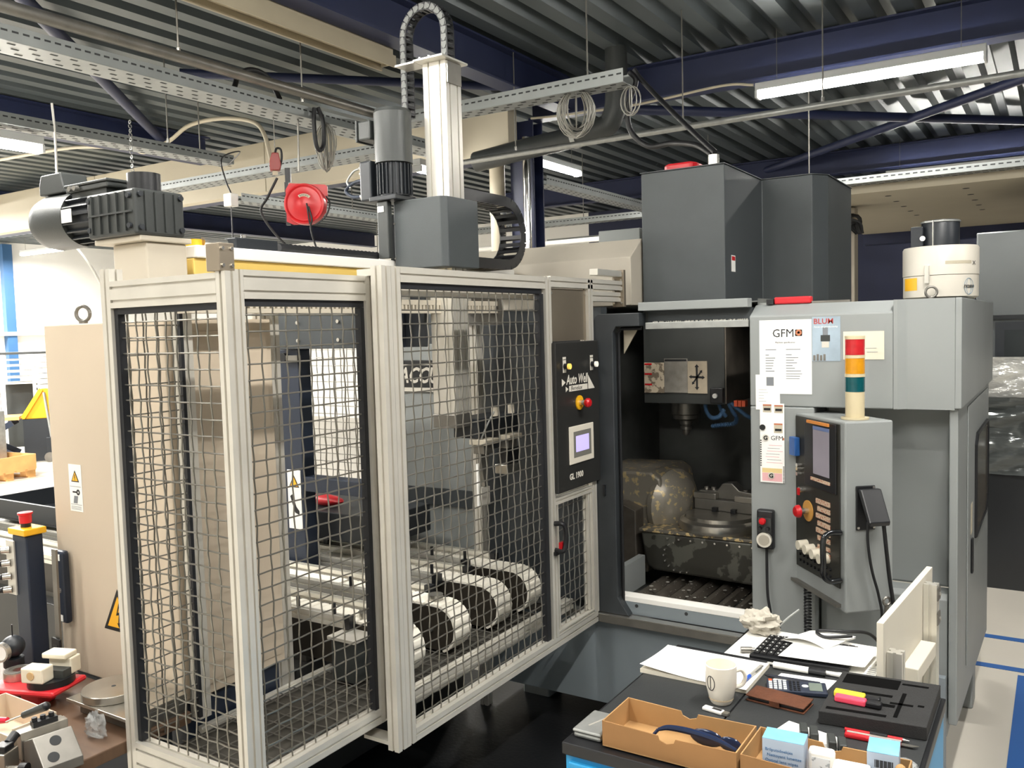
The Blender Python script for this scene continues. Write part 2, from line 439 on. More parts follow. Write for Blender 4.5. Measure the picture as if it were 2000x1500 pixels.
pipe(bez([(-9.95, 5.2, 3.95), (-9.33, 5.2, 3.93), (-8.48, 5.2, 3.89), (-7.63, 5.2, 3.765), (-7.36, 5.2, 3.695), (-7.0, 5.2, 3.75), (-6.7, 5.2, 3.848), (-6.28, 5.2, 3.845), (-5.89, 5.2, 3.764), (-5.74, 5.2, 3.643), (-5.66, 5.2, 3.40)], 8), 0.018, CREAM, 'cream cable arching over the left cable tray', 'cable', 'ceiling_cable')
pipe(bez([(-3.9, 6.55, 3.74), (-3.6, 6.55, 3.72), (-2.9, 6.55, 3.7), (-2.2, 6.52, 3.72), (-1.95, 6.5, 3.68)], 8), 0.01, CREAM, 'thin cream cable feeding the long lit lamp', 'cable', 'ceiling_cable')
pipe([(-2.1, 11.3, 3.62), (-1.8, 11.3, 3.66), (-3.5, 11.3, 3.6), (-4.3, 11.3, 3.6)], 0.01, CREAM, 'thin cream cable feeding the far right lamp', 'cable', 'ceiling_cable')
def rod(x, y, z0, z1, label):
    t = thing('threaded_rod', label, 'hanger', (x, y, z0))
    MB().cyl((x, y, z0), (x, y, z1), 0.005, n=6).build('rod', STEELD, t)
    MB().cyl((x, y, z0-0.01), (x, y, z0+0.02), 0.011, n=6).build('nut', BOLT, t)
for (x, y, z0, l) in ((-3.99, 3.05, 3.45, 'long threaded hanger rod holding the upper tray pipe'), (-4.0, 3.95, 3.38, 'threaded hanger rod beside the black cable arch'),
                      (-5.76, 2.95, 3.38, 'threaded hanger rod at the left above the lower tray'), (-5.6, 4.15, 3.38, 'threaded hanger rod near the end of the lower tray'),
                      (-5.75, 4.55, 3.38, 'last threaded hanger rod at the end of the lower tray'), (-2.4, 4.70, 3.4, 'threaded hanger rod above the hanging wire coil'),
                      (-1.28, 5.72, 3.3, 'threaded hanger rod crossing the long lit lamp'), (-3.55, 5.72, 3.3, 'threaded hanger rod in front of the navy column'),
                      (-1.7, 7.12, 3.0, 'threaded hanger rod of the soffit tray'), (-2.2, 5.72, 3.3, 'threaded hanger rod beside the hanging black cable'),
                      (-5.0, 9.6, 3.2, 'far threaded hanger rod right of the column'), (-6.6, 7.2, 3.25, 'far threaded hanger rod behind the hose reel'), (-4.2, 11.2, 3.2, 'farthest threaded hanger rod right of the column'), (-8.0, 9.2, 2.96, 'threaded hanger rod of the white far pipe'), (-3.4, 9.6, 3.2, 'far threaded hanger rod close to the dark machine tower')):
    rod(x, y, z0, 4.05, l)
# hanging wire coils
COILM = mat('coil_wire', '#8f8d86', 0.5, 0.3)
def coil(c, R, H, n, m, label, seed):
    rnd = random.Random(seed); t = MB()
    for k in range(n):
        w = R*(0.55+0.45*rnd.random()); h = H*(0.8+0.25*rnd.random()); ph = rnd.random()*PI
        t.tube([(c[0]+math.cos(ph)*w*math.sin(a), c[1]+math.sin(ph)*w*math.sin(a)*0.6, c[2]-h/2+h/2*math.cos(a)) for a in [2*PI*i/18 for i in range(18)]], 0.0035, 4, closed=True)
    return tag(t.build('wire_coil', m, smooth=True), label, 'wire coil')
coil((-4.1, 4.24, 3.305), 0.09, 0.30, 18, COILM, 'bundle of thin wires hanging from the upper cable tray', 3)
coil((-2.44, 4.62, 3.32), 0.15, 0.27, 22, COILM, 'round wire coil hanging under the tray above the machine', 4)
coil((-2.08, 4.6, 3.28), 0.07, 0.16, 5, COILM, 'small loop of wire hanging at the tray end', 5)
pipe(bez([(-2.13, 4.70, 3.39), (-2.09, 4.7, 3.33), (-2.14, 4.7, 3.2), (-2.13, 4.7, 3.06), (-2.02, 4.7, 2.955), (-1.85, 4.65, 2.94), (-1.66, 4.5, 2.88), (-1.52, 4.36, 2.79)], 8), 0.016, BLACK, 'thick black cable looping from the tray to the machine tower', 'cable', 'power_cable')
pipe(bez([(-2.1, 4.70, 3.40), (-2.06, 4.7, 3.34), (-1.94, 4.66, 3.21), (-1.7, 4.48, 2.98), (-1.49, 4.31, 2.79)], 8), 0.014, BLACK, 'straight black cable running down to the machine tower', 'cable', 'power_cable')
pipe(bez([(-4.09, 3.5, 3.38), (-4.09, 3.54, 3.46), (-4.09, 3.64, 3.51), (-4.09, 3.76, 3.49), (-4.09, 3.85, 3.38)], 8), 0.016, BLACK, 'black cable arching over the upper tray', 'cable', 'power_cable')
pipe(bez([(-4.02, 4.07, 3.36), (-4.02, 4.06, 3.27), (-4.02, 4.07, 3.14), (-4.02, 4.1, 3.1), (-4.02, 4.14, 3.15), (-4.02, 4.14, 3.29), (-4.02, 4.1, 3.37)], 8), 0.014, BLACK, 'short black hose loop below the upper tray', 'hose', 'hose_loop')
# soffit at right with drilled holes
t = thing('soffit', 'cream soffit panel with two rows of drilled holes at right', 'soffit', (0, 9, 2.9))
MB().box(-1.95, 4, 7.2, 10.7, 2.9, 3.0).build('panel', CREAM, t)
for x in (-1.18, -0.63, 0.0):
    for k in range(5):
        MB().cyl((x, 7.5+k*0.4, 2.8992), (x, 7.5+k*0.4, 2.9), 0.025, n=12).build('hole', HOLE, t)
MB().box(-1.95, 4, 10.7, 10.9, 2.78, 3.0).build('edge_board', NAVY, t)

# ================================================================== the machining centre
HEADM = mat('head_dark', '#353735', 0.45, 0, 0.2, 5)
CAVE = mat('cavity_grey', '#6a6c69', 0.45, 0, 0.25, 5)
GRIME = mat('grimy_steel', '#6b645b', 0.38, 0.5, 0.35, 9)
GRIMED = mat('grimy_dark', '#35342f', 0.32, 0.3, 0.2, 9, col2='#56564f', thr=(0.54, 0.56))
CHIPG = mat('worn_casting', '#8a8479', 0.4, 0.35, col2='#c4ae82', vs=30, thr=(0.57, 0.63), bump=0.3, bs=25)
CHIP = mat('chipped_casting', '#6a655b', 0.4, 0.35, col2='#cdb583', vs=34, thr=(0.53, 0.56), bump=0.3, bs=25)
FRAMED = mat('door_frame_dark', '#34383b', 0.45, 0.1, 0.15, 10)
Y0 = 3.58
mc = thing('machining_centre', 'grey five-axis machining centre with open door and dark tower', 'machine', (-1.6, 4.3, 0))
def part(mb, name, m, **k): return mb.build(name, m, mc, **k)
# lower front panels
part(MB().box(-2.5, -0.36, Y0, Y0+0.03, 0.15, 0.556), 'base_panel', GREYB, bevel=0.003)
rail = part(MB().box(-2.5, -0.86, Y0-0.045, Y0-0.002, 0.556, 0.594), 'sill_rail', STEELD, bevel=0.002)
MB().box(-2.5, -0.86, Y0-0.047, Y0-0.003, 0.5945, 0.598).build('rail_lip', BOLT, rail)
sp = part(MB().box(-1.72, -1.105, Y0+0.012, Y0+0.04, 0.598, 0.655), 'sill_panel', GREYB)
for x in (-1.64, -1.40, -1.13):
    MB().cyl((x, Y0+0.010, 0.64), (x, Y0+0.0118, 0.64), 0.008, n=12).build('hole', HOLE, sp)
part(MB().prism([(Y0+0.012, 0.6555), (Y0+0.012, 0.678), (Y0+0.04, 0.69), (Y0+0.05, 0.69), (Y0+0.05, 0.6555)], 'x', -1.72, -1.105), 'sill', WHITE, bevel=0.002)
part(MB().box(-1.755, -1.722, Y0+0.03, Y0+0.3, 0.655, 0.80), 'sill_side', GREYM)
# left part of the front behind the cage, with the maker's sign
fl = part(MB().box(-3.18, -2.54, 3.65, 3.68, 0.72, 1.86), 'front_panel', GREYM, bevel=0.004)
MB().box(-3.19, -2.53, 3.635, 3.649, 1.0, 1.09).build('band', ANTH, fl)
part(MB().box(-3.2, -1.84, 3.69, 3.75, 0.55, 2.02), 'front_wall', ANTH)
part(MB().box(-2.53, -1.84, 3.66, 3.689, 0.6, 1.95), 'dark_door', FRAMED, bevel=0.004)
sg = part(MB().box(-3.06, -2.56, 3.640, 3.6495, 1.628, 1.775), 'name_plate', BLACKP, bevel=0.003)
MB().box(-3.04, -2.58, 3.6385, 3.6398, 1.748, 1.752).build('rule', BOLT, sg)
MB().box(-3.07, -2.55, 3.6385, 3.6445, 1.606, 1.6275).build('plate_edge', BOLT, sg)
text('ACCUWAY', 0.115, frame((-3.045, 3.6385, 1.655), (1,0,0), (0,0,1), (0,-1,0)), BOLT, sg, shear=0.3, bold=0.003, sx=0.83)
# door frame (dark, chamfered) round the opening
fr = part(MB().prism([(-1.835, 0.6), (-1.835, 1.93), (-1.79, 1.985), (-1.585, 1.985), (-1.585, 1.925), (-1.70, 1.925), (-1.715, 1.90), (-1.715, 0.68), (-1.66, 0.6)], 'y', Y0-0.03, Y0+0.05), 'door_frame', FRAMED, bevel=0.004)
MB().tube([(-1.705, Y0+0.01, 0.62), (-1.705, Y0+0.01, 1.895), (-1.69, Y0+0.01, 1.915), (-1.59, Y0+0.01, 1.915)], 0.008, 6).build('door_seal', BLACK, fr)
MB().box(-1.775, -1.765, Y0-0.04, Y0-0.0305, 1.15, 1.2).build('latch', BLACKP, fr)
part(MB().box(-1.60, -1.105, Y0-0.005, Y0+0.055, 1.992, 2.03), 'header_rail', GREYM, bevel=0.003)
part(MB().box(-1.58, -1.105, Y0+0.06, Y0+0.1, 1.94, 1.9915), 'header_gap', ANTH)
part(MB().box(-1.57, -1.105, Y0+0.005, Y0+0.058, 1.91, 1.94), 'header_lip', GALV, bevel=0.002)
part(MB().prism([(-1.70, 1.92), (-1.70, 1.80), (-1.625, 1.92)], 'y', Y0+0.056, Y0+0.062), 'corner_gusset', CREAM)
# cavity
part(MB().add([(-2.15,3.70,0.58),(-1.1,3.70,0.58),(-1.1,5.1,0.58),(-2.15,5.1,0.58),(-2.15,3.70,2.03),(-1.1,3.70,2.03),(-1.1,5.1,2.03),(-2.15,5.1,2.03)],
     [(3,2,6,7),(0,3,7,4),(1,5,6,2),(0,1,2,3)]), 'cavity_lining', CAVE)
part(MB().box(-2.15, -1.1, 4.09, 5.1, 2.024, 2.03), 'cavity_roof', CAVE)
tr = MB()
for k in range(8):
    x = -1.70+k*0.078
    tr.prism([(x, 0.645), (x+0.02, 0.668), (x+0.045, 0.668), (x+0.065, 0.645), (x+0.065, 0.64), (x, 0.64)], 'y', Y0+0.051, 4.5)
part(tr, 'chip_tray', GRIME)
rc = random.Random(5); chips = MB()
for k in range(150):
    x = rc.uniform(-1.68, -1.12); y = rc.uniform(3.66, 4.0); r = rc.uniform(0.003, 0.012) if k < 40 else rc.uniform(0.001, 0.003)
    chips.sphere((x, y, 0.669), r, sz=0.2, n=6, m=4)
for k in range(140):
    x = rc.uniform(-1.55, -1.11); chips.sphere((x, Y0+0.03, 1.942), rc.uniform(0.001, 0.004), n=5, m=3)
o = part(chips, 'metal_chips', ALUW); o['kind'] = 'stuff'
# spindle head
hd = part(MB().box(-1.83, -1.40, 4.15, 4.95, 1.525, 2.02), 'spindle_head', HEADM, bevel=0.004)
MB().box(-1.398, -1.392, 4.15, 5.0, 1.53, 2.02).build('side_cover', GRIME, hd)
LAB = mat('label_plate', '#b5a893', 0.5, 0.2, 0.2, 14)
MB().box(-1.825, -1.715, 4.143, 4.149, 1.58, 1.735).build('warning_label', mat('worn_label', '#c9bba4', 0.5, 0, col2='#7d7060', vs=40, thr=(0.5, 0.56)), hd)
MB().box(-1.714, -1.59, 4.142, 4.149, 1.582, 1.755).build('data_plate', mat('data_plate_grey', '#8f8a82', 0.45, 0.3, 0.2, 30), hd)
ap = MB().box(-1.589, -1.488, 4.143, 4.149, 1.58, 1.742).build('axis_plate', LAB, hd)
MB().box(-1.71, -1.594, 4.1405, 4.1415, 1.742, 1.752).build('plate_strip', INK, hd)
for z in (1.723, 1.672, 1.618): MB().box(-1.822, -1.782, 4.1418, 4.1428, z, z+0.009).build('red_mark', RED, hd)
ar = MB(); yy = 4.1415; c = (-1.54, 1.662)
def arrow2(a, b, w, hw, hl):
    a = Vector((a[0], yy, a[1])); b = Vector((b[0], yy, b[1])); d = (b-a).normalized(); n = Vector((d.z, 0, -d.x))
    p = a+d*hl; q = b-d*hl
    ar.add([a, p+n*hw, p+n*w, q+n*w, q+n*hw, b, q-n*hw, q-n*w, p-n*w, p-n*hw], [(0,1,9),(1,2,8,9),(2,3,7,8),(3,4,6,7),(4,5,6)])
arrow2((c[0], c[1]-0.065), (c[0], c[1]+0.065), 0.005, 0.012, 0.015)
arrow2((c[0]-0.042, c[1]+0.002), (c[0]+0.042, c[1]-0.002), 0.005, 0.010, 0.014)
arrow2((c[0]-0.026, c[1]-0.038), (c[0]+0.028, c[1]+0.036), 0.004, 0.009, 0.013)
ar.build('axis_arrows', INK, hd)
bx = MB().box(-1.465, -1.402, 4.12, 4.149, 1.535, 1.61).build('nozzle_box', BLACKP, hd, bevel=0.003)
MB().cyl((-1.437, 4.105, 1.572), (-1.437, 4.1195, 1.572), 0.012, n=14).build('nozzle_cap', WHITE, hd, smooth=True)
part(MB().lathe([(0.0, 1.415), (0.055, 1.415), (0.068, 1.425), (0.068, 1.445), (0.078, 1.45), (0.078, 1.5245), (0.0, 1.5245)], (-1.70, 4.4, 0), n=24), 'spindle_nose', STEELD, smooth=True)
part(MB().lathe([(0.0, 1.33), (0.012, 1.332), (0.02, 1.345), (0.02, 1.36), (0.03, 1.365), (0.03, 1.38), (0.022, 1.385), (0.034, 1.395), (0.034, 1.4145), (0.0, 1.4145)], (-1.70, 4.4, 0), n=18), 'tool_holder', STEELD, smooth=True)
BLUEH = mat('coolant_hose_blue', '#56789c', 0.4, 0, 0.05, 20)
ORAN = mat('orange_plastic', '#d8542a', 0.4)
def loc_line(path, label):
    m = MB(); pts = bez(path, 7)
    for i in range(len(pts)-1):
        m.cyl(pts[i], pts[i]+(pts[i+1]-pts[i])*0.95, 0.0125, 0.006, n=8)
    return part(m, 'coolant_hose', BLUEH, smooth=True)
hz = 4.2
loc_line([(-1.52, hz, 1.53), (-1.515, hz, 1.49), (-1.49, hz, 1.455), (-1.45, hz, 1.46), (-1.42, hz, 1.50)], '')
loc_line([(-1.40, hz, 1.53), (-1.38, hz, 1.49), (-1.36, hz, 1.46), (-1.37, hz, 1.43), (-1.43, hz, 1.42), (-1.49, hz, 1.41)], '')
loc_line([(-1.385, hz, 1.53), (-1.35, hz, 1.50), (-1.31, hz, 1.47), (-1.27, hz, 1.45), (-1.265, hz, 1.43)], '')
loc_line([(-1.45, hz, 1.53), (-1.435, hz, 1.49), (-1.41, hz, 1.46)], '')
for x in (-1.365, -1.345, -1.325): part(MB().box(x, x+0.016, hz-0.02, hz+0.02, 1.515, 1.545), 'valve_handle', ORAN)
# trunnion with rotary table
part(MB().prism([(-2.1, 0.66), (-2.1, 1.17), (-1.76, 1.18), (-1.71, 1.15), (-1.69, 1.06), (-1.72, 1.0), (-1.76, 0.92), (-1.78, 0.70), (-1.78, 0.66)], 'y', 4.05, 4.5), 'trunnion_support', CHIPG, bevel=0.012)
part(MB().prism([(-2.1, 0.66), (-2.1, 1.02), (-1.88, 1.03), (-1.80, 1.0), (-1.80, 0.66)], 'y', 3.95, 4.05), 'support_guard', GRIME, bevel=0.006)
part(MB().lathe([(0.0, -0.05), (0.16, -0.05), (0.185, -0.03), (0.185, 0.0), (0.15, 0.035), (0.11, 0.07), (0.0, 0.09)], (-1.68, 4.18, 1.0), (0.95, -0.32, 0.0), n=28), 'rotary_hub', CHIPG, smooth=True)
part(MB().prism([(-1.765, 0.905), (-1.75, 0.80), (-1.735, 0.735), (-1.70, 0.715), (-1.105, 0.70), (-1.105, 0.905)], 'y', 3.93, 4.5), 'cradle', GRIMED, bevel=0.012)
part(MB().box(-1.77, -1.105, 3.92, 4.5, 0.9055, 0.922), 'cradle_top', CHIP, bevel=0.003)
bm_ = MB()
for k in range(9): bm_.cyl((-1.62+k*0.06, 3.915, 0.885), (-1.62+k*0.06, 3.9295, 0.885), 0.005, n=8)
for k in range(9): bm_.cyl((-1.55+0.09*math.cos(2.0+k*0.38), 3.915, 0.80+0.075*math.sin(2.0+k*0.38)), (-1.55+0.09*math.cos(2.0+k*0.38), 3.9295, 0.80+0.075*math.sin(2.0+k*0.38)), 0.004, n=8)
part(bm_, 'cradle_bolts', BOLT)
TC = (-1.41, 4.10)
part(MB().lathe([(0.0, 0.9225), (0.20, 0.9225), (0.207, 0.94), (0.20, 0.965), (0.178, 0.975), (0.176, 0.972), (0.170, 0.974), (0.168, 0.992), (0.0, 0.992)], (TC[0], TC[1], 0), n=48), 'rotary_table', STEEL, smooth=True)
vs_ = xf((TC[0]+0.015, TC[1]+0.09, 0.9925), -0.12)
vb = part(MB(vs_).box(-0.17, 0.17, -0.05, 0.05, 0, 0.055), 'vise_base', STEELD, bevel=0.004)
for s in (-1, 1):
    MB(vs_).box(-0.17 if s < 0 else 0.05, -0.05 if s < 0 else 0.17, -0.055, -0.02, 0.0555, 0.085).build('jaw_insert', STEEL, vb, bevel=0.003)
MB(vs_).prism([(-0.16, 0.0555), (-0.16, 0.09), (-0.06, 0.095), (-0.03, 0.135), (0.02, 0.14), (0.06, 0.105), (0.12, 0.1), (0.15, 0.075), (0.15, 0.0555)], 'y', -0.018, 0.05).build('jaw_block', STEELD, vb, bevel=0.004)
for x in (-0.13, -0.09, 0.08, 0.125): MB(vs_).cyl((x, 0.01, 0.09), (x, 0.01, 0.108), 0.011, n=12).build('jaw_screw', BOLT, vb)
for x in (-0.05, 0.05): MB(vs_).box(x-0.012, x+0.012, -0.075, -0.0505, 0, 0.02).build('t_slot_nut', BLACKP, vb)
# pillar and hood at the right of the door
part(MB().box(-1.10, -0.84, Y0, Y0+0.3, 0.3, 1.579), 'pillar', GREYM, bevel=0.006)
part(MB().prism([(Y0, 1.58), (Y0, 1.953), (Y0+0.09, 2.0), (Y0+0.6, 2.0), (Y0+0.6, 1.58)], 'x', -1.10, -0.545), 'hood', GREYM, bevel=0.005)
part(MB().prism([(-0.5445, Y0), (-0.5445, 4.2), (-0.3355, 4.2), (-0.3355, 3.6), (-0.50, 3.6), (-0.53, Y0)], 'z', 1.58, 2.0), 'hood_corner', GREYM)
part(MB().prism([(-0.336, 1.585), (-0.335, 2.0), (-0.313, 2.0), (-0.313, 1.585)], 'y', 3.6, 5.3), 'upper_side', GREYM, bevel=0.003)
part(MB().box(-0.83, -0.36, 3.75, 4.1, 0.86, 1.579), 'lower_front', GREYM, bevel=0.01)
part(MB().prism([(3.64, 0.30), (3.64, 0.84), (3.66, 0.86), (3.749, 0.86), (3.749, 0.30)], 'x', -0.83, -0.36), 'ledge', GREYM, bevel=0.004)
sd = part(MB().prism([(3.62, 0.36), (3.62, 1.584), (5.2, 1.584), (5.2, 0.24)], 'x', -0.355, -0.325), 'side_panel', GREYM, bevel=0.004)
dr = MB().box(-0.3245, -0.3195, 3.98, 5.12, 0.47, 1.56).build('side_door', GREYM, sd, bevel=0.003)
WIN = mat('smoked_window', '#5d564a', 0.15, 0.1, 0.2, 4)
part(MB().prism([(4.30, 0.95), (4.30, 1.36), (4.36, 1.40), (4.98, 1.40), (5.0, 1.36), (5.0, 1.02), (4.9, 0.95)], 'x', -0.3175, -0.315), 'side_window', WIN)
wf = part(MB().tube([(-0.3165, y, z) for y, z in ((4.30, 0.95), (4.30, 1.36), (4.36, 1.40), (4.98, 1.40), (5.0, 1.36), (5.0, 1.02), (4.9, 0.95))], 0.009, 6, closed=True), 'window_seal', BLACK)
part(MB().box(-0.3185, -0.31, 4.11, 4.15, 0.83, 0.98), 'door_handle', BLACKP, bevel=0.004)
part(MB().box(-0.3188, -0.3178, 4.1, 4.17, 1.0, 1.13), 'side_label', CREAM)
part(MB().box(-2.5, -0.6, 3.65, 5.2, 0.16, 0.29), 'base_casting', HEADM)
for (x, y) in ((-0.42, 4.75), (-0.45, 3.75), (-2.3, 3.85)):
    part(MB().box(x-0.09, x+0.07, y-0.07, y+0.07, 0, 0.30), 'foot', GREYM, bevel=0.01)
# roof hood left and the dark tower
part(MB().prism([(3.98, 2.03), (3.98, 2.27), (4.12, 2.37), (4.9, 2.37), (4.9, 2.03)], 'x', -3.1, -1.815), 'roof_hood', mat('hood_beige_grey', '#b4ad9f', 0.5, 0, 0.08, 4), bevel=0.004)
part(MB().box(-2.2, -1.95, 4.4, 4.6, 2.3705, 2.46), 'roof_box', GREYM, bevel=0.004)
tw = part(MB().prism([(-1.805, 4.1), (-1.374, 4.1), (-1.374, 4.71), (-1.11, 4.71), (-1.05, 4.8), (-1.05, 5.4), (-1.805, 5.4)], 'z', 2.0305, 2.69), 'tower', DARKG, bevel=0.005)
MB().box(-1.3735, -1.3725, 4.19, 4.25, 2.18, 2.26).build('tower_label', PAPER, tw)
MB().box(-1.3722, -1.3718, 4.195, 4.245, 2.235, 2.255).build('label_print', RED, tw)
part(MB().prism([(-1.809, 4.096), (-1.37, 4.096), (-1.37, 4.706), (-1.108, 4.706), (-1.046, 4.8), (-1.046, 5.4), (-1.809, 5.4)], 'z', 2.6905, 2.695), 'tower_lid', DARKG)
part(MB().cyl((-1.50, 4.32, 2.6955), (-1.50, 4.32, 2.78), 0.026, n=18), 'cable_gland', ALUW, smooth=True)
part(MB().prism([(-1.72, 4.2), (-1.69, 4.16), (-1.56, 4.16), (-1.545, 4.2), (-1.545, 4.4), (-1.72, 4.4)], 'z', 2.6955, 2.735), 'red_cover', REDD, bevel=0.01)
part(MB().box(-1.10, -0.90, 3.72, 3.78, 2.0005, 2.01), 'top_rail', GALV)

# swivelling control pendant
K = Vector((-0.664, 3.291, 0)); e1 = Vector((-0.65, 0.76, 0)); e2 = Vector((0.76, 0.65, 0))
FP = frame(K, e1, e2, Vector((0, 0, 1)))       # local: x along the panel (away), y into the box, z up
pn = part(MB(FP).prism([(0, 0.0), (0.41, 0.0), (0.41, 0.17), (0.0, 0.19)], 'z', 0.845, 1.556), 'control_pendant', GREYM, bevel=0.006)
PANEL = mat('panel_black', '#25241f', 0.45, 0, 0.12, 30)
KEYC = mat('key_cream', '#c9b39a', 0.5, 0, col2='#a9563f', vs=160, thr=(0.54, 0.6))
def pp(mb, name, m, **k):
    mb.M = FP; return mb.build(name, m, mc, **k)
pp(MB().box(0.03, 0.375, -0.006, -0.0005, 0.93, 1.545), 'panel_plate', PANEL, bevel=0.002)
pp(MB().box(0.045, 0.29, -0.012, -0.0065, 1.28, 1.543), 'screen_bezel', BLACKP, bevel=0.003)
SCR = mat('pendant_screen', '#8d8790', 0.18, 0, 0.1, 5, emit=0.12)
pp(MB().box(0.09, 0.215, -0.0135, -0.0125, 1.335, 1.522), 'screen', SCR)
pp(MB().box(0.09, 0.215, -0.0142, -0.0136, 1.508, 1.522), 'screen_bar', mat('screen_blue', '#5d6d93', 0.3, emit=0.15))
pp(MB().box(0.09, 0.255, -0.020, -0.0125, 1.530, 1.541), 'bezel_label', mat('label_orange', '#c9813a', 0.5))
pp(MB().box(0.085, 0.23, -0.017, -0.0125, 1.308, 1.320), 'softkey_row', KEYC)
for r in range(6):
    x0 = 0.095; x1 = 0.20 if r % 2 == 0 else 0.188
    pp(MB().box(x0, x1, -0.011, -0.0065, 1.222-r*0.0285, 1.24-r*0.0285), 'key_row', KEYC)
for r in range(2):
    pp(MB().box(0.095, 0.145, -0.011, -0.0065, 1.051-r*0.026, 1.066-r*0.026), 'key_row', KEYC)
pp(MB().box(0.16, 0.20, -0.011, -0.0065, 1.034, 1.046), 'key_row', KEYC); pp(MB().box(0.173, 0.187, -0.0112, -0.0065, 1.02, 1.062), 'key_row', KEYC)
KN = mat('knob_ivory', '#d8d2c0', 0.45, 0, 0.04, 20)
for k in range(4):
    x = 0.285-k*0.056; z = 1.035-k*0.004
    kb = pp(MB().cyl((x, -0.006, z), (x, -0.045, z), 0.021, 0.019, n=18), 'selector_knob', KN, smooth=True)
for (x, z) in [(0.335-k*0.03, 0.985-j*0.025) for k in range(9) for j in range(2)]:
    pp(MB().cyl((x, -0.006, z), (x, -0.014, z), 0.006, n=8), 'toggle', BLACKP if (int(x*1000)) % 2 else BOLT)
es = pp(MB().cyl((0.27, -0.006, 1.175), (0.27, -0.009, 1.175), 0.042, n=24), 'emergency_ring', mat('estop_orange', '#c9974a', 0.5))
pp(MB().cyl((0.27, -0.0092, 1.175), (0.27, -0.04, 1.175), 0.012, n=14), 'emergency_stem', BOLT, smooth=True)
pp(MB().lathe([(0.0, 0.065), (0.018, 0.063), (0.025, 0.055), (0.026, 0.045), (0.017, 0.0402), (0.0, 0.0402)], (0.27, 0, 1.175), (0, -1, 0), n=20), 'emergency_button', RED, smooth=True)
pp(MB().cyl((0.30, -0.006, 1.255), (0.30, -0.03, 1.255), 0.012, n=12), 'key_switch', BOLT, smooth=True)
pp(MB().box(0.292, 0.306, -0.036, -0.0305, 1.235, 1.262), 'red_key', RED)
pp(MB().box(0.335, 0.385, -0.03, -0.0065, 1.385, 1.46), 'card_slot', mat('card_blue', '#2a5a9a', 0.4, 0, 0.2, 30), bevel=0.003)
for z in (1.315, 1.335, 1.35): pp(MB().cyl((0.33, -0.006, z), (0.33, -0.025, z), 0.008, n=10), 'lamp_button', BOLT, smooth=True)
# chrome handle in front of the panel
pp(MB().tube(bez([(0.02, -0.0065, 1.145), (0.02, -0.05, 1.145), (0.02, -0.075, 1.12), (0.02, -0.075, 1.03), (0.02, -0.075, 0.99), (0.02, -0.05, 0.965), (0.02, -0.0065, 0.965)], 6), 0.011, 10), 'pull_handle', mat('handle_chrome_dark', '#4a4c4e', 0.18, 0.9), smooth=True)
pp(MB().box(0.03, 0.40, -0.02, -0.0005, 0.86, 0.872), 'cable_shelf', STEELD)
# socket cover on the side face
FS = frame(K, e2, e1*-1, Vector((0, 0, 1)))   # local: x along the side face, y outwards
def ps(mb, name, m, **k):
    mb.M = FS; return mb.build(name, m, mc, **k)
ps(MB().box(0.04, 0.115, 0.0005, 0.008, 1.155, 1.32), 'socket_plate', BLACKP, bevel=0.003)
ps(MB().prism([(0.0085, 1.31), (0.0085, 1.30), (0.07, 1.20), (0.085, 1.185), (0.09, 1.20), (0.03, 1.31)], 'x', 0.045, 0.125), 'socket_lid', BLACKP, bevel=0.004)
for (x, z) in ((0.047, 1.165), (0.108, 1.165), (0.108, 1.312)): ps(MB().cyl((x, 0.008, z), (x, 0.011, z), 0.005, n=8), 'screw', BOLT)
# tower light on the pendant
tl = thing('signal_tower', 'signal tower light with red, amber and dark green lenses', 'signal light', tuple(K+e2*0.1+e1*0.06+Vector((0,0,1.557))))
tp = K+e2*0.085+e1*0.08
IV = mat('ivory_plastic', '#c6b998', 0.4, 0, 0.04, 12)
def tcyl(z0, z1, r, name, m, **k): return MB().cyl((tp.x, tp.y, z0), (tp.x, tp.y, z1), r, n=24).build(name, m, tl, smooth=True, **k)
tcyl(1.557, 1.564, 0.05, 'base_flange', IV); tcyl(1.5645, 1.66, 0.034, 'stem', IV)
tcyl(1.6605, 1.715, 0.035, 'green_lens', mat('lens_green', '#0c4a50', 0.2, 0, 0.1, 60)); tcyl(1.7155, 1.727, 0.036, 'spacer', IV)
tcyl(1.7275, 1.785, 0.035, 'amber_lens', mat('lens_amber', '#c98a1a', 0.2, 0, 0.1, 60)); tcyl(1.7855, 1.797, 0.036, 'spacer', IV)
tcyl(1.7975, 1.855, 0.035, 'red_lens', mat('lens_red', '#b3252a', 0.2, 0, 0.1, 60)); tcyl(1.8555, 1.868, 0.036, 'cap', IV)

# handwheel unit hanging on the pillar
hw = thing('handwheel_unit', 'black hand-held jog wheel unit hanging on the grey pillar', 'control unit', (-1.03, 3.57, 1.0))
MB().box(-1.068, -0.998, 3.545, Y0-0.0005, 0.985, 1.15).build('body', BLACKP, hw, bevel=0.008)
MB().box(-1.06, -1.006, 3.5395, 3.5445, 1.06, 1.118).build('face_plate', GAUGE, hw)
MB().cyl((-1.033, 3.53, 1.027), (-1.033, 3.5445, 1.027), 0.031, n=28).build('jog_wheel', ALUW, hw, smooth=True)
MB().cyl((-1.033, 3.526, 1.027), (-1.033, 3.5295, 1.027), 0.022, n=28).build('wheel_face', STEEL, hw, smooth=True)
MB().lathe([(0.0, 0.03), (0.011, 0.028), (0.015, 0.02), (0.01, 0.01), (0.01, 0.0), (0.0, 0.0)], (-1.036, 3.539, 1.107), (0, -1, 0), n=18).build('emergency_button', RED, hw, smooth=True)
for x in (-1.05, -1.018): MB().cyl((x, 3.52, 1.075), (x, 3.539, 1.075), 0.008, n=12).build('selector', BLACKP, hw, smooth=True)
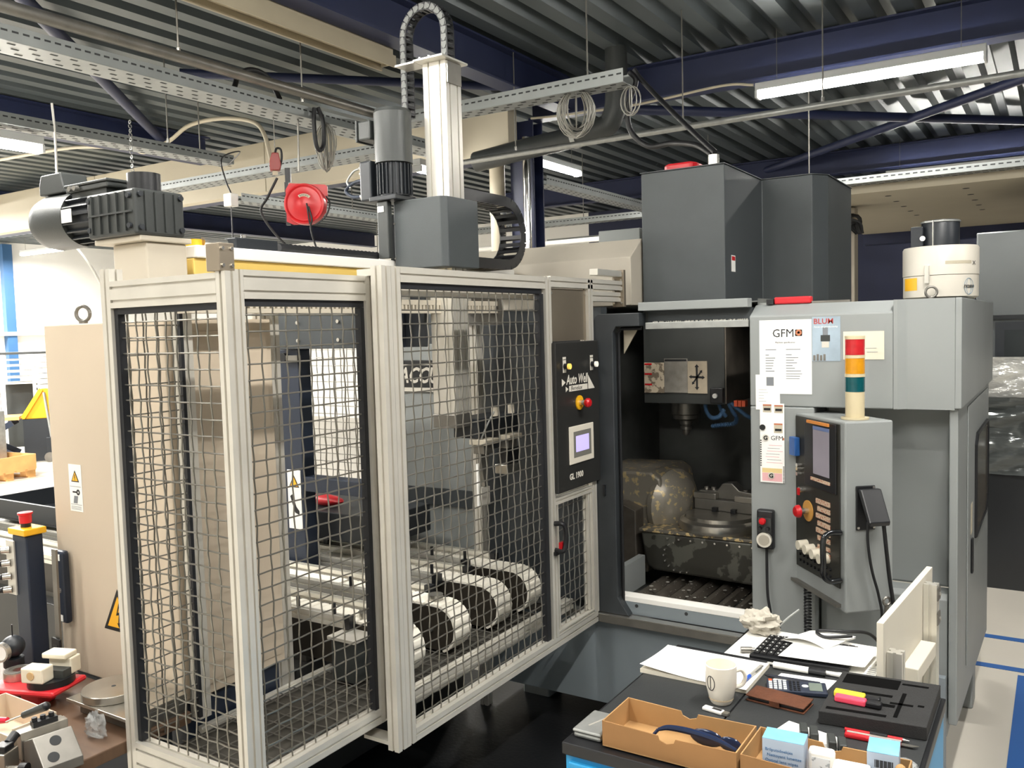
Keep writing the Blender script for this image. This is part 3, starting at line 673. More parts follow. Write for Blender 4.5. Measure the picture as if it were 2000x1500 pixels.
MB().tube(bez([(-1.03, 3.56, 0.986), (-1.03, 3.56, 0.93), (-1.025, 3.55, 0.8), (-1.012, 3.545, 0.72)], 8), 0.006, 8).build('cable', BLACK, hw, smooth=True)
tag(MB().tube([(-0.855+0.012*math.cos(a), 3.52+0.012*math.sin(a), 0.86-0.22*a/110) for a in [i*0.6 for i in range(184)]], 0.0045, 5).build('coiled_cable', BLACK, smooth=True), 'coiled black cable hanging below the control pendant', 'cable')
tag(MB().tube([(-0.975+0.011*math.cos(a)+a*0.0004, 3.5+0.011*math.sin(a), 0.7215-a*0.0035) for a in [i*0.7 for i in range(30)]], 0.003, 5).build('coiled_cable', BLACK, smooth=True), 'coiled end of the handwheel cable above the grey rag', 'cable')
# sheets on the hood and pillar
def sheet(x0, x1, z0, z1, label, m=PAPER, y=Y0-0.0018, name='paper_sheet', cat='paper'):
    return tag(MB().box(x0, x1, y, y+0.0011, z0, z1).build(name, m), label, cat)
def flat(par, x0, x1, z0, z1, y, m, name='print'):
    return MB().box(x0, x1, y, y+0.0004, z0, z1).build(name, m, par)
FX = lambda x, z, y: frame((x, y, z), (1,0,0), (0,0,1), (0,-1,0))
s1 = sheet(-1.058, -0.848, 1.632, 1.935, 'white specification sheet with a company logo taped to the hood')
yf = Y0-0.0024
text('GFM', 0.047, FX(-1.005, 1.865, yf), INK, s1, depth=0.0002, sx=0.95)
MB().ring((-0.899, yf, 1.882), (-0.899, yf+0.0004, 1.882), 0.0125, 0.005, n=20).build('print', mat('logo_copper', '#b5704f', 0.5), s1)
flat(s1, -0.913, -0.885, 1.868, 1.8945, yf+0.0006, INKG)
text('Machine specification', 0.0095, FX(-0.953, 1.84, yf), INK, s1, depth=0.0002, align='CENTER')
rz = random.Random(2)
for k, z in enumerate((1.812, 1.790, 1.778, 1.768, 1.757, 1.746, 1.735, 1.724)):
    flat(s1, -1.033, -1.033+rz.uniform(0.012, 0.045), z, z+0.003, yf, INKG)
    flat(s1, -0.95, -0.95+rz.uniform(0.02, 0.06), z+0.001, z+0.004, yf, INKG)
for k in range(3): flat(s1, -0.95, -0.905+rz.uniform(0, 0.02), 1.713-k*0.0095, 1.7155-k*0.0095, yf, INKG)
s2 = sheet(-0.846, -0.738, 1.766, 1.943, 'blue and grey advertising card beside the specification sheet', mat('card_blue_grey', '#9fb0bd', 0.4, 0, 0.25, 9), name='advert_card', cat='card')
text('BLUM', 0.030, FX(-0.841, 1.915, yf), mat('ink_red', '#b13a33', 0.5), s2, depth=0.0002, sx=1.02, bold=0.0003)
text('focus on productivity', 0.0105, FX(-0.838, 1.90, yf), WHITE, s2, depth=0.0002)
for (r, z0, z1, m) in ((0.01, 1.87, 1.9, INKG), (0.018, 1.845, 1.87, GAUGE), (0.014, 1.82, 1.844, ALUW)): flat(s2, -0.795-r, -0.795+r, z0, z1, yf, m)
for k in range(4): flat(s2, -0.842+k*0.013, -0.833+k*0.013, 1.768, 1.79+0.004*(k % 2), yf, STEELD)
s3 = sheet(-0.727, -0.577, 1.772, 1.882, 'cream paper sheet half hidden behind the signal tower', mat('paper_cream', '#d9d3c0', 0.7, 0, 0.04, 6))
flat(s3, -0.64, -0.6, 1.80, 1.802, yf, INKG); flat(s3, -0.645, -0.605, 1.815, 1.8165, yf, INKG)
s4 = sheet(-1.075, -0.975, 1.565, 1.711, 'small white note paper with a grey sticker on the pillar', y=Y0-0.0034)
flat(s4, -1.03, -1.0, 1.665, 1.701, Y0-0.0039, INKG)
for k in range(5): flat(s4, -1.062, -1.062+rz.uniform(0.02, 0.06), 1.60+k*0.012, 1.601+k*0.012, Y0-0.0039, INKG)
s5 = sheet(-1.058, -0.958, 1.262, 1.592, 'long strip of tool photos and stickers on the pillar', y=Y0-0.005, name='sticker_strip', cat='card')
y5 = Y0-0.0055
for (x0, x1, z0, z1) in ((-1.045, -1.01, 1.555, 1.588), (-0.998, -0.963, 1.553, 1.586), (-1.0, -0.965, 1.47, 1.51)):
    flat(s5, x0, x1, z0, z1, y5, CREAM); flat(s5, x0+0.004, x1-0.004, z0+0.008, z0+0.018, y5-0.0005, INK)
    flat(s5, x0, x1, z1-0.006, z1, y5-0.0005, mat('ink_rust', '#b86a4a', 0.5))
MB().cyl((-1.047, y5-0.004, 1.492), (-1.047, y5, 1.492), 0.012, n=20).build('magnet', BLACKP, s5)
MB().cyl((-1.034, y5-0.003, 1.449), (-1.034, y5, 1.449), 0.0135, n=20).build('sticker', ALUW, s5)
text('G', 0.024, FX(-1.043, 1.4405, y5-0.0036), INK, s5, depth=0.0002, bold=0.0012)
text('GFM', 0.026, FX(-1.014, 1.440, y5), INK, s5, depth=0.0002)
flat(s5, -0.966, -0.9585, 1.441, 1.451, y5, mat('logo_copper', '#b5704f'))
for k in range(7): flat(s5, -1.04+rz.uniform(0, 0.02), -0.98+rz.uniform(0, 0.015), 1.345+k*0.012, 1.3465+k*0.012, y5, INKG if k % 2 else mat('ink_pink', '#d98a93', 0.6))
flat(s5, -1.05, -0.968, 1.268, 1.302, y5, mat('label_pink', '#e3b0b2', 0.6)); flat(s5, -1.05, -0.968, 1.303, 1.322, y5, mat('label_sand', '#dcc48a', 0.6))
MB().cyl((-1.012, y5-0.003, 1.292), (-1.012, y5-0.0006, 1.292), 0.0135, n=20).build('sticker', ALUW, s5)
text('G', 0.024, FX(-1.021, 1.2835, y5-0.0038), INK, s5, depth=0.0002, bold=0.0012)
for k in range(12): flat(s5, -1.0575, -1.052, 1.33+k*0.0095, 1.335+k*0.0095, y5, INK); flat(s5, -0.9645, -0.9585, 1.263+k*0.006, 1.266+k*0.006, y5, INK)
# mist collector on the roof
mx, my = -0.45, 4.2
CRM = mat('collector_cream', '#c9c4b8', 0.4, 0, 0.05, 5)
mc2 = thing('mist_collector', 'cream drum-shaped mist collector with black motor on the machine roof', 'mist collector', (mx, my, 2.001))
part(MB().box(-0.60, -0.3355, 4.0, 4.5, 1.96, 2.0), 'roof_plate', GREYM)
MB().lathe([(0.0, 2.0015), (0.13, 2.0015), (0.148, 2.015), (0.148, 2.105), (0.0, 2.105)], (mx, my, 0), n=36).build('lower_drum', CRM, mc2, smooth=True)
MB().lathe([(0.0, 2.107), (0.15, 2.107), (0.15, 2.222), (0.145, 2.23), (0.0, 2.23)], (mx, my, 0), n=36).build('upper_drum', CRM, mc2, smooth=True)
mt = MB().lathe([(0.0, 2.2305), (0.075, 2.2305), (0.075, 2.335), (0.07, 2.345), (0.0, 2.345)], (mx+0.0, my, 0), n=28).build('motor', MOTB, mc2, smooth=True)
MB().ring((mx, my, 2.335), (mx, my, 2.342), 0.079, 0.0755).build('motor_rim', GALV, mt)
MB().box(mx-0.11, mx-0.06, my-0.07, my+0.02, 2.2305, 2.32).build('terminal_box', MOTB, mc2, bevel=0.005)
MB().cyl((mx-0.062, my-0.075, 2.268), (mx-0.062, my-0.0705, 2.268), 0.011, n=16).build('dial', PAPER, mc2)
MB().cyl((mx-0.02, my-0.085, 2.231), (mx-0.02, my-0.085, 2.34), 0.003, n=6).build('stay_rod', BOLT, mc2)
MB().box(mx-0.045, mx-0.025, my-0.158, my-0.145, 2.07, 2.15).build('clasp', ALUW, mc2, bevel=0.004)
def onDrum(a0, a1, z0, z1, r, name, m):
    q = MB(); n = 8; vs = []
    for k in range(n+1):
        a = a0+(a1-a0)*k/n; c_, s_ = math.cos(a), math.sin(a)
        vs += [(mx+r*c_, my+r*s_, z0), (mx+r*c_, my+r*s_, z1)]
    q.add(vs, [(2*k, 2*k+2, 2*k+3, 2*k+1) for k in range(n)]); return q.build(name, m, mc2)
onDrum(math.radians(-153), math.radians(-121), 2.045, 2.098, 0.1486, 'yellow_label', YELLOW)
onDrum(math.radians(-77), math.radians(-33), 2.15, 2.163, 0.1506, 'lettering_band', mat('print_beige', '#b0a894', 0.6))
gl = math.radians(-38); gd = Vector((math.cos(gl), math.sin(gl), 0)); gt = Vector((-gd.y, gd.x, 0))
gm = MB(); gc = Vector((mx, my, 2.055))+gd*0.1495
gm.tube([gc+gt*0.024*math.cos(a)+Vector((0,0,0.034*math.sin(a))) for a in [2*PI*i/24 for i in range(24)]], 0.0008, 4, closed=True)
gm.tube([gc+gt*0.012*math.cos(a)+Vector((0,0,0.034*math.sin(a))) for a in [2*PI*i/24 for i in range(24)]], 0.0006, 4, closed=True)
gm.build('globe_mark', mat('mark_blue', '#4a7a9a', 0.5), mc2)
text('FX2000', 0.017, frame(gc+gd*0.0012-Vector((0,0,0.006)), gt, (0,0,1), gd), INK, mc2, depth=0.0002, align='CENTER', bold=0.0004)
text('X', 0.024, frame(Vector((mx, my, 2.145))+Vector((math.cos(math.radians(-31)), math.sin(math.radians(-31)), 0))*0.1512, gt, (0,0,1), gd), INK, mc2, depth=0.0002)
def eyebolt(c, r, ax, label):
    t = thing('lifting_eye', label, 'lifting eye', c)
    MB().torus((c[0], c[1], c[2]+r+0.012), r, r*0.24, ax, n=24, m=10).build('ring', STEELD, t, smooth=True)
    MB().cyl(c, (c[0], c[1], c[2]+0.012), r*0.55, n=14).build('collar', STEELD, t, smooth=True)
eyebolt((-0.465, 4.02, 2.0005), 0.022, (0.3, -1, 0), 'steel lifting eye on the roof in front of the mist collector')
t = thing('red_clamp', 'red clamp tool lying on the machine roof edge', 'clamp', (-0.93, 3.68, 2.0))
MB().box(-1.02, -0.87, 3.66, 3.70, 2.0005, 2.03).build('body', REDD, t, bevel=0.006)
MB().box(-0.869, -0.72, 3.67, 3.69, 2.0005, 2.009).build('blade', STEELD, t)
MB().box(-1.05, -1.021, 3.655, 3.705, 2.0005, 2.022).build('jaw', BLACKP, t)
# cables hanging from the pendant socket
def fs_pt(x, y, z): return FS @ Vector((x, y, z))
pipe(bez([fs_pt(0.06, 0.05, 1.195), fs_pt(0.06, 0.05, 1.12), fs_pt(0.075, 0.05, 1.02), fs_pt(0.10, 0.05, 0.93), fs_pt(0.115, 0.05, 0.85), fs_pt(0.11, 0.04, 0.8), Vector((-0.47, 3.0, 0.83)), Vector((-0.50, 2.84, 0.94)), Vector((-0.56, 2.75, 0.966)), Vector((-0.63, 2.72, 0.967)), Vector((-0.60, 2.675, 0.967)), Vector((-0.53, 2.72, 0.967))], 8), 0.005, BLACK, 'thin black cable running from the pendant socket to the bench', 'cable', 'data_cable')
pipe(bez([fs_pt(0.115, 0.06, 1.19), fs_pt(0.125, 0.06, 1.1), fs_pt(0.145, 0.05, 0.98), fs_pt(0.165, 0.05, 0.85), fs_pt(0.18, 0.05, 0.7)], 8), 0.007, BLACK, 'thick black cable hanging from the pendant socket', 'cable', 'power_cable')
t = thing('air_gun', 'air hose with yellow coupling hanging beside the pendant', 'air hose', tuple(fs_pt(0.13, 0.04, 0.8)))
MB(FS).torus((0.14, 0.04, 0.895), 0.014, 0.005, (0, 1, 0), n=14, m=6).build('hook', STEELD, t, smooth=True)
MB(FS).cyl((0.14, 0.04, 0.88), (0.135, 0.04, 0.83), 0.008, n=10).build('nozzle', STEELD, t, smooth=True)
MB(FS).cyl((0.135, 0.04, 0.8295), (0.132, 0.04, 0.785), 0.017, n=12).build('coupling', BLACKP, t, smooth=True)
MB(FS).ring((0.1345, 0.04, 0.822), (0.1335, 0.04, 0.81), 0.0185, 0.0172).build('yellow_band', YELLOW, t)
MB(FS).tube([(0.132, 0.04, 0.7845), (0.125, 0.04, 0.7), (0.12, 0.04, 0.55)], 0.012, 10).build('hose', BLUEH, t, smooth=True)

# ================================================================== robot cell: guard cage
def slot_poly(cu, cv, wu, wv, nu, nv):
    """T-slot profile outline: nu grooves on the faces running along u, nv along v"""
    g = 0.0042; dp = 0.007; out = []
    def side(p0, p1, n):
        p0 = Vector(p0); p1 = Vector(p1); d = (p1-p0); L = d.length; d.normalize(); nrm = Vector((-d.y, d.x))
        out.append(tuple(p0))
        for i in range(n):
            c = p0+d*L*(i+0.5)/n
            for q in (c-d*g, c-d*g+nrm*dp, c+d*g+nrm*dp, c+d*g): out.append(tuple(q))
    a = wu/2; b = wv/2
    side((cu-a, cv-b), (cu+a, cv-b), nu); side((cu+a, cv-b), (cu+a, cv+b), nv)
    side((cu+a, cv+b), (cu-a, cv+b), nu); side((cu-a, cv+b), (cu-a, cv-b), nv)
    return out
def profile(ax, a, b, cu, cv, wu=0.045, wv=0.045, parent=None, name='profile', m=None):
    return MB().prism(slot_poly(cu, cv, wu, wv, max(1, round(wu/0.045)), max(1, round(wv/0.045))), ax, a, b).build(name, m or ALU, parent)
def mesh_panel(plane, c, u0, u1, v0, v1, parent, pitch=0.0455, r=0.0026, name='wire_mesh', m=None):
    """crimped woven wire in a vertical plane: plane 'x' (u = y) or 'y' (u = x); 'z' lies flat (u = x, v = y)"""
    def pt(u, v, o):
        return (c+o, u, v) if plane == 'x' else (u, c+o, v) if plane == 'y' else (u, v, c+o)
    nu = int((u1-u0)/pitch); nv = int((v1-v0)/pitch); q = MB(); a = r*0.65
    us = [u0+(u1-u0)*(i+0.5)/nu for i in range(nu)]; vs = [v0+(v1-v0)*(i+0.5)/nv for i in range(nv)]
    for i, u in enumerate(us):
        pts = [pt(u, v0, 0)]
        for j, v in enumerate(vs):
            s = a if (i+j) % 2 else -a
            pts += [pt(u, v-0.006, s), pt(u, v+0.006, s)]
        q.tube(pts+[pt(u, v1, 0)], r, 5)
    for j, v in enumerate(vs):
        pts = [pt(u0, v, 0)]
        for i, u in enumerate(us):
            s = -a if (i+j) % 2 else a
            pts += [pt(u-0.006, v, s), pt(u+0.006, v, s)]
        q.tube(pts+[pt(u1, v, 0)], r, 5)
    return q.build(name, m or WIRE, parent, smooth=True)
XR, XL, YF = -1.83, -1.92, 1.57
# fixed frame with the short mesh panel at the near end
cg = thing('guard_cage', 'aluminium profile guard frame with the narrow mesh panel at its near end', 'guard cage', (-2.2, 1.57, 0))
for (x, y, z1, wu) in ((-2.42, YF, 2.14, 0.045), (-1.90, YF, 2.105, 0.038), (-2.475, 3.56, 2.09, 0.045)):
    profile('z', 0.0, z1, x, y, wu, 0.045, parent=cg, name='post')
profile('z', 0.645, 2.044, -2.455, 1.835, parent=cg, name='post')
MB().box(-2.4325, -2.418, 1.80, 1.812, 0.66, 2.04).build('edge_seal', SEAL, cg)
mesh_panel('x', -2.425, 1.594, 1.80, 0.66, 2.04, cg)
profile('x', -2.397, -1.9195, YF, 2.0625, 0.045, 0.08, parent=cg, name='top_rail')
profile('x', -2.397, -1.9195, YF, 0.645, 0.045, 0.09, parent=cg, name='bottom_rail')
profile('y', YF+0.28, 3.537, -2.475, 2.0675, parent=cg, name='rear_top_rail')
profile('y', YF+0.28, 3.537, -2.475, 0.57, parent=cg, name='rear_bottom_rail')
profile('y', YF+0.0226, 3.54, -1.965, 0.622, parent=cg, name='front_bottom_rail')
profile('y', YF+0.0226, 3.54, -1.965, 2.078, parent=cg, name='front_top_rail')
MB().box(-2.397, -2.380, YF-0.012, YF+0.012, 0.692, 2.02).build('edge_seal', SEAL, cg)
MB().box(-2.3795, -1.9195, YF-0.012, YF+0.012, 2.004, 2.022).build('edge_seal', SEAL, cg)
mesh_panel('y', YF, -2.379, -1.920, 0.694, 2.003, cg)
# floor grating of the cell
MB().box(-2.45, -1.99, YF+0.03, 3.42, 0.575, 0.587).build('floor_sheet', mat('grating_dark', '#3d3a34', 0.6, 0.2, 0.25, 8), cg)
mesh_panel('z', 0.596, -2.45, -1.99, YF+0.03, 3.42, cg, pitch=0.06, r=0.0022, name='floor_grating', m=STEELD)
MB().box(-1.945, -1.89, YF-0.03, YF+0.02, 2.1055, 2.18).build('corner_plate', STAIN, cg, bevel=0.002)
for (y, z) in ((YF-0.02, 2.12), (YF+0.01, 2.12), (YF-0.02, 2.165), (YF+0.01, 2.165)):
    MB().cyl((-1.8895, y, z), (-1.885, y, z), 0.005, n=8).build('bolt', BOLT, cg)
# rear side of the cell
profile('z', 0.0, 2.06, -2.60, 2.30, parent=cg, name='post'); profile('z', 0.0, 2.06, -2.60, 2.3455, parent=cg, name='post')
# left sliding door
dl = thing('sliding_guard_door', 'near mesh sliding door in an aluminium frame, left of the double post', 'guard door', (XL, 1.87, 0.63))
profile('z', 0.632, 2.112, XL, 1.6085, 0.045, 0.03, parent=dl, name='stile'); profile('z', 0.632, 2.112, XL, 2.14, parent=dl, name='stile')
profile('y', 1.624, 2.117, XL, 2.072, 0.045, 0.08, parent=dl, name='top_rail'); profile('y', 1.624, 2.117, XL, 0.6545, 0.045, 0.045, parent=dl, name='bottom_rail')
MB().box(XL-0.012, XL+0.012, 1.624, 2.117, 2.012, 2.0315).build('edge_seal', SEAL, dl)
MB().box(XL-0.012, XL+0.012, 2.10, 2.117, 0.678, 2.0115).build('edge_seal', SEAL, dl)
mesh_panel('x', XL, 1.625, 2.099, 0.678, 2.011, dl)
MB().box(XL-0.02, XL+0.05, 2.125, 2.165, 2.1125, 2.135).build('hanger', ALU, dl)
# right sliding door and fixed bay beside it
dr_ = thing('sliding_guard_door', 'wide mesh sliding door in an aluminium frame, right of the double post', 'guard door', (XR, 2.6, 0.56))
profile('z', 0.56, 2.14, XR, 2.115, 0.045, 0.045, parent=dr_, name='stile'); profile('z', 0.56, 2.14, XR, 2.1612, 0.045, 0.045, parent=dr_, name='stile')
profile('y', 2.185, 3.115, XR, 2.115, 0.045, 0.05, parent=dr_, name='top_rail'); profile('y', 2.185, 3.532, XR, 0.583, 0.045, 0.045, parent=dr_, name='bottom_rail')
MB().box(XR-0.012, XR+0.012, 2.185, 3.10, 2.07, 2.0895).build('edge_seal', SEAL, dr_)
MB().box(XR-0.012, XR+0.012, 3.082, 3.114, 0.606, 2.0695).build('edge_seal', SEAL, dr_)
mesh_panel('x', XR, 2.186, 3.081, 0.606, 2.069, dr_)
MB().box(XR-0.13, XR-0.0226, 2.095, 2.15, 0.575, 0.588).build('guide_plate', ALU, dr_)
by = thing('guard_bay', 'narrow fixed bay with steel plate above and small mesh gate below', 'guard panel', (XR, 3.35, 0.6))
profile('z', 0.606, 2.14, XR, 3.14, 0.045, 0.045, parent=by, name='post'); profile('z', 0.606, 2.14, XR, 3.522, 0.045, 0.045, parent=by, name='post')
profile('y', 3.1626, 3.86, XR, 2.1225, 0.045, 0.045, parent=by, name='top_rail'); profile('y', 3.56, 3.88, XR-0.01, 2.068, 0.045, 0.045, parent=by, name='support_rail')
pl = MB().box(XR-0.004, XR+0.008, 3.165, 3.498, 1.87, 2.095).build('steel_plate', STAIN, by)
for y in (3.185, 3.495): MB().cyl((XR+0.0085, y, 2.075), (XR+0.012, y, 2.075), 0.006, n=8).build('bolt', BOLT, pl)
gt_ = profile('y', 3.1626, 3.499, XR, 1.19, 0.045, 0.03, parent=by, name='gate_rail')
profile('z', 0.63, 1.174, XR, 3.178, 0.03, 0.03, parent=by, name='gate_stile'); profile('z', 0.63, 1.174, XR, 3.483, 0.03, 0.03, parent=by, name='gate_stile')
profile('y', 3.1626, 3.499, XR, 0.6175, 0.045, 0.02, parent=by, name='gate_rail')
mesh_panel('x', XR, 3.194, 3.467, 0.63, 1.174, by)
hn = MB().tube(bez([(XR+0.023, 3.145, 1.10), (XR+0.06, 3.15, 1.10), (XR+0.066, 3.16, 1.07), (XR+0.066, 3.16, 1.02), (XR+0.06, 3.15, 0.985), (XR+0.023, 3.145, 0.985)], 6), 0.011, 8).build('pull_handle', BLACKP, by, smooth=True)
MB().box(XR+0.023, XR+0.035, 3.13, 3.17, 0.965, 0.98).build('handle_foot', BLACKP, hn)
MB().box(XR+0.04, XR+0.054, 3.145, 3.175, 0.99, 1.02).build('red_lock', RED, hn)
# robot cell control box
cb = thing('control_box', 'black control box with touch screen and company lettering on the cage', 'control box', (-1.81, 3.35, 1.22))
XB = -1.787
CBM = mat('control_box_black', '#2b2b2a', 0.4, 0.1, 0.08, 5)
MB().box(XR+0.0232, XB, 3.152, 3.547, 1.225, 1.866).build('box', CBM, cb, bevel=0.004)
FT = lambda y, z, x=XB+0.0008: frame((x, y, z), (0,1,0), (0,0,1), (1,0,0))
LET = mat('lettering_silver', '#d9d4c8', 0.5)
for (y, z, s, m) in ((3.224, 1.771, 'GUARD', mat('button_amber', '#f0c860', 0.4, emit=0.6)), (3.476, 1.769, 'POWER', mat('button_white', '#f2ead8', 0.4, emit=0.4))):
    pb = MB().box(XB+0.0003, XB+0.0015, y-0.014, y+0.014, z-0.035, z+0.032).build('button_plate', LET, cb)
    MB().cyl((XB+0.0016, y, z-0.008), (XB+0.02, y, z-0.008), 0.0125, n=18).build('button_collar', BLACKP, pb, smooth=True)
    MB().cyl((XB+0.0201, y, z-0.008), (XB+0.03, y, z-0.008), 0.0125, n=18).build('button', m, pb, smooth=True)
    text(s, 0.008, FT(y, z+0.018, XB+0.0019), INK, pb, depth=0.0002, align='CENTER')
text('Auto Well', 0.058, FT(3.238, 1.684), LET, cb, depth=0.0003, shear=0.25, sx=0.78, bold=0.001)
bb = MB().box(XB+0.0003, XB+0.0008, 3.262, 3.432, 1.652, 1.677).build('logo_bar', LET, cb)
text('Benelux', 0.026, FT(3.275, 1.6565, XB+0.0011), INK, bb, depth=0.0002, shear=0.2, sx=1.25)
MB().prism([(3.199, 1.711), (3.199, 1.678), (3.231, 1.694)], 'x', XB+0.0003, XB+0.0008).build('logo_triangle', LET, cb)
MB().prism([(3.232, 1.676), (3.232, 1.652), (3.254, 1.664)], 'x', XB+0.0003, XB+0.0008).build('logo_triangle', LET, cb)
MB().prism([(3.439, 1.716), (3.439, 1.652), (3.502, 1.652)], 'x', XB+0.0003, XB+0.0008).build('logo_triangle', LET, cb)
MB().cyl((XB+0.0003, 3.35, 1.598), (XB+0.006, 3.35, 1.598), 0.032, n=28).build('emergency_ring', YELLOW, cb, smooth=True)
MB().cyl((XB+0.0062, 3.35, 1.598), (XB+0.03, 3.35, 1.598), 0.012, n=16).build('emergency_stem', BOLT, cb, smooth=True)
MB().lathe([(0.0, 0.058), (0.015, 0.056), (0.021, 0.048), (0.02, 0.038), (0.013, 0.0302), (0.0, 0.0302)], (XB, 3.35, 1.598), (1, 0, 0), n=22).build('emergency_button', RED, cb, smooth=True)
hm = MB().box(XB+0.0003, XB+0.006, 3.246, 3.473, 1.335, 1.50).build('touch_panel', mat('hmi_frame', '#dcd5c6', 0.4), cb, bevel=0.003)
MB().box(XB+0.0062, XB+0.0072, 3.282, 3.445, 1.362, 1.475).build('panel_bezel', mat('hmi_bezel', '#77756f', 0.4), hm)
MB().box(XB+0.0074, XB+0.0079, 3.300, 3.422, 1.385, 1.455).build('screen', mat('hmi_screen', '#b3a8e2', 0.2, emit=0.75), hm)
text('GL 1900', 0.036, FT(3.248, 1.270), LET, cb, depth=0.0003, bold=0.0012)

# ================================================================== gantry loader on top
gn = thing('gantry_beam', 'white and yellow gantry beam running over the cage', 'gantry', (-2.55, 2.9, 2.1))
YELP = mat('yellow_pale', '#e3c36a', 0.5, 0, 0.05, 4)
MB().box(-2.60, -2.50, 1.93, 3.95, 2.145, 2.2).build('yellow_rail', YELP, gn, bevel=0.003)
MB().box(-2.62, -2.48, 1.93, 3.95, 2.201, 2.243).build('white_cover', WHITE, gn, bevel=0.004)
MB().box(-2.60, -2.505, 1.93, 3.95, 2.0905, 2.144).build('lower_rail', ALU, gn, bevel=0.003)
rk = MB(); k = 0
while 1.75+k*0.024 < 3.5:
    rk.box(-2.335, -2.30, 1.75+k*0.024, 1.763+k*0.024, 2.022, 2.04); k += 1
rb = MB().box(-2.36, -2.30, 1.75, 3.5, 2.0405, 2.062).build('inner_rail', BEIGE2, gn)
rk.build('rack_teeth', BEIGE2, rb)
MB().box(-2.36, -2.30, 1.75, 3.5, 2.006, 2.0215).build('inner_rail', BEIGE2, gn)
MB().box(-2.50, -2.29, 3.5005, 3.53, 1.95, 2.09).build('end_plate', STEELD, gn)
for k, (y0, y1) in enumerate(((3.84, 3.88),)):
    ep = MB().box(-1.862, -1.80, 3.8615, 3.885, 2.02, 2.20).build('end_bracket', STAIN, gn, bevel=0.002)
MB().box(-1.852, -1.808, 3.60, 3.86, 2.165, 2.195).build('end_rail', ALUW, gn, bevel=0.003)
ex = MB()
for z in (2.04, 2.10, 2.15, 2.185):
    for x in (-1.85, -1.812): ex.cyl((x, 3.8605, z), (x, 3.855, z), 0.006, n=8)
ex.build('bracket_bolts', BOLT, gn)
MB().box(-2.70, -2.50, 1.75, 1.91, 2.0905, 2.10).build('base_plate', ALU, gn)
# beige post with the gear motor on it
gp = thing('gantry_post', 'short beige steel post carrying the gear motor', 'post', (-2.59, 1.83, 2.1))
MB().box(-2.68, -2.50, 1.75, 1.905, 2.1005, 2.243).build('post', BEIGE2, gp, bevel=0.006)
MB().box(-2.735, -2.485, 1.72, 1.915, 2.2435, 2.262).build('top_flange', BEIGE2, gp, bevel=0.004)
gm_ = thing('gear_motor', 'dark grey gear motor lying on top of the cage at upper left', 'motor', (-2.6, 1.8, 2.263))
MB().box(-2.735, -2.478, 1.70, 1.885, 2.2625, 2.408).build('gearbox', GAUGE, gm_, bevel=0.008)
for k in range(5):
    x = -2.705+k*0.045; MB().box(x, x+0.006, 1.693, 1.6995, 2.275, 2.40).build('casting_rib', GAUGE, gm_)
for k in range(4):
    y = 1.735+k*0.036; MB().box(-2.4775, -2.471, y, y+0.005, 2.275, 2.40).build('casting_rib', GAUGE, gm_)
MB().box(-2.72, -2.49, 1.692, 1.6995, 2.332, 2.338).build('casting_line', GAUGE, gm_)
for (x, z) in ((-2.715, 2.29), (-2.715, 2.385), (-2.50, 2.29), (-2.50, 2.385)): MB().cyl((x, 1.6905, z), (x, 1.6995, z), 0.009, n=10).build('bolt', MOTB, gm_)
for (y, z) in ((1.72, 2.285), (1.72, 2.39), (1.87, 2.285), (1.87, 2.39)): MB().cyl((-2.4695, y, z), (-2.4775, y, z), 0.009, n=10).build('bolt', MOTB, gm_)
MB().cyl((-2.55, 1.79, 2.4085), (-2.55, 1.79, 2.468), 0.052, n=28).build('shaft_cap', BLACKP, gm_, smooth=True)
my_, mz_ = 1.80, 2.355
mo = MB().cyl((-2.7355, my_, mz_), (-2.93, my_, mz_), 0.078, n=28).build('motor_body', MOTB, gm_, smooth=True)
fins = MB()
for k in range(20):
    a = 2*PI*k/20; fins.bar((-2.74, my_+0.086*math.cos(a), mz_+0.086*math.sin(a)), (-2.93, my_+0.086*math.cos(a), mz_+0.086*math.sin(a)), 0.005, 0.016, up=(0, math.cos(a), math.sin(a)))
fins.build('cooling_fins', MOTB, mo)
MB().lathe([(0.0, 0.0), (0.096, 0.0), (0.098, 0.17), (0.09, 0.21), (0.06, 0.225), (0.0, 0.225)], (-2.90, my_, mz_), (-1, 0, 0), n=32).build('fan_cowl', GAUGE, gm_, smooth=True)
MB().box(-2.885, -2.83, my_-0.101, my_-0.0965, 2.33, 2.375).build('rating_plate', PAPER, gm_)
jb = MB().box(-2.90, -2.66, my_-0.07, my_+0.06, 2.4345, 2.452).build('terminal_box', GAUGE, gm_, bevel=0.004)
MB().box(-2.88, -2.68, my_-0.06, my_+0.05, 2.409, 2.434).build('terminal_neck', GAUGE, gm_)
MB().box(-2.905, -2.655, my_-0.075, my_+0.065, 2.4525, 2.462).build('terminal_lid', GAUGE, jb, bevel=0.003)
for x in (-2.85, -2.82): MB().cyl((x, my_-0.0705, 2.443), (x, my_-0.09, 2.443), 0.009, n=10).build('cable_gland', BOLT, jb)
jb2 = MB().prism([(-3.10, 2.448), (-2.95, 2.448), (-2.95, 2.47), (-2.965, 2.52), (-3.085, 2.52), (-3.10, 2.485)], 'y', my_-0.05, my_+0.05).build('brake_box', GAUGE, gm_, bevel=0.005)
t = thing('valve_block', 'small dark valve block with yellow fittings behind the gear motor', 'valve', (-2.5, 2.25, 2.244))
MB().box(-2.57, -2.51, 2.12, 2.32, 2.2435, 2.285).build('block', MOTB, t, bevel=0.004)
MB().cyl((-2.54, 2.0, 2.262), (-2.54, 2.10, 2.262), 0.016, n=12).build('fitting', BOLT, t, smooth=True)
MB().cyl((-2.55, 1.97, 2.2435), (-2.55, 1.97, 2.268), 0.03, n=18).build('yellow_cap', YELLOW, t, smooth=True)
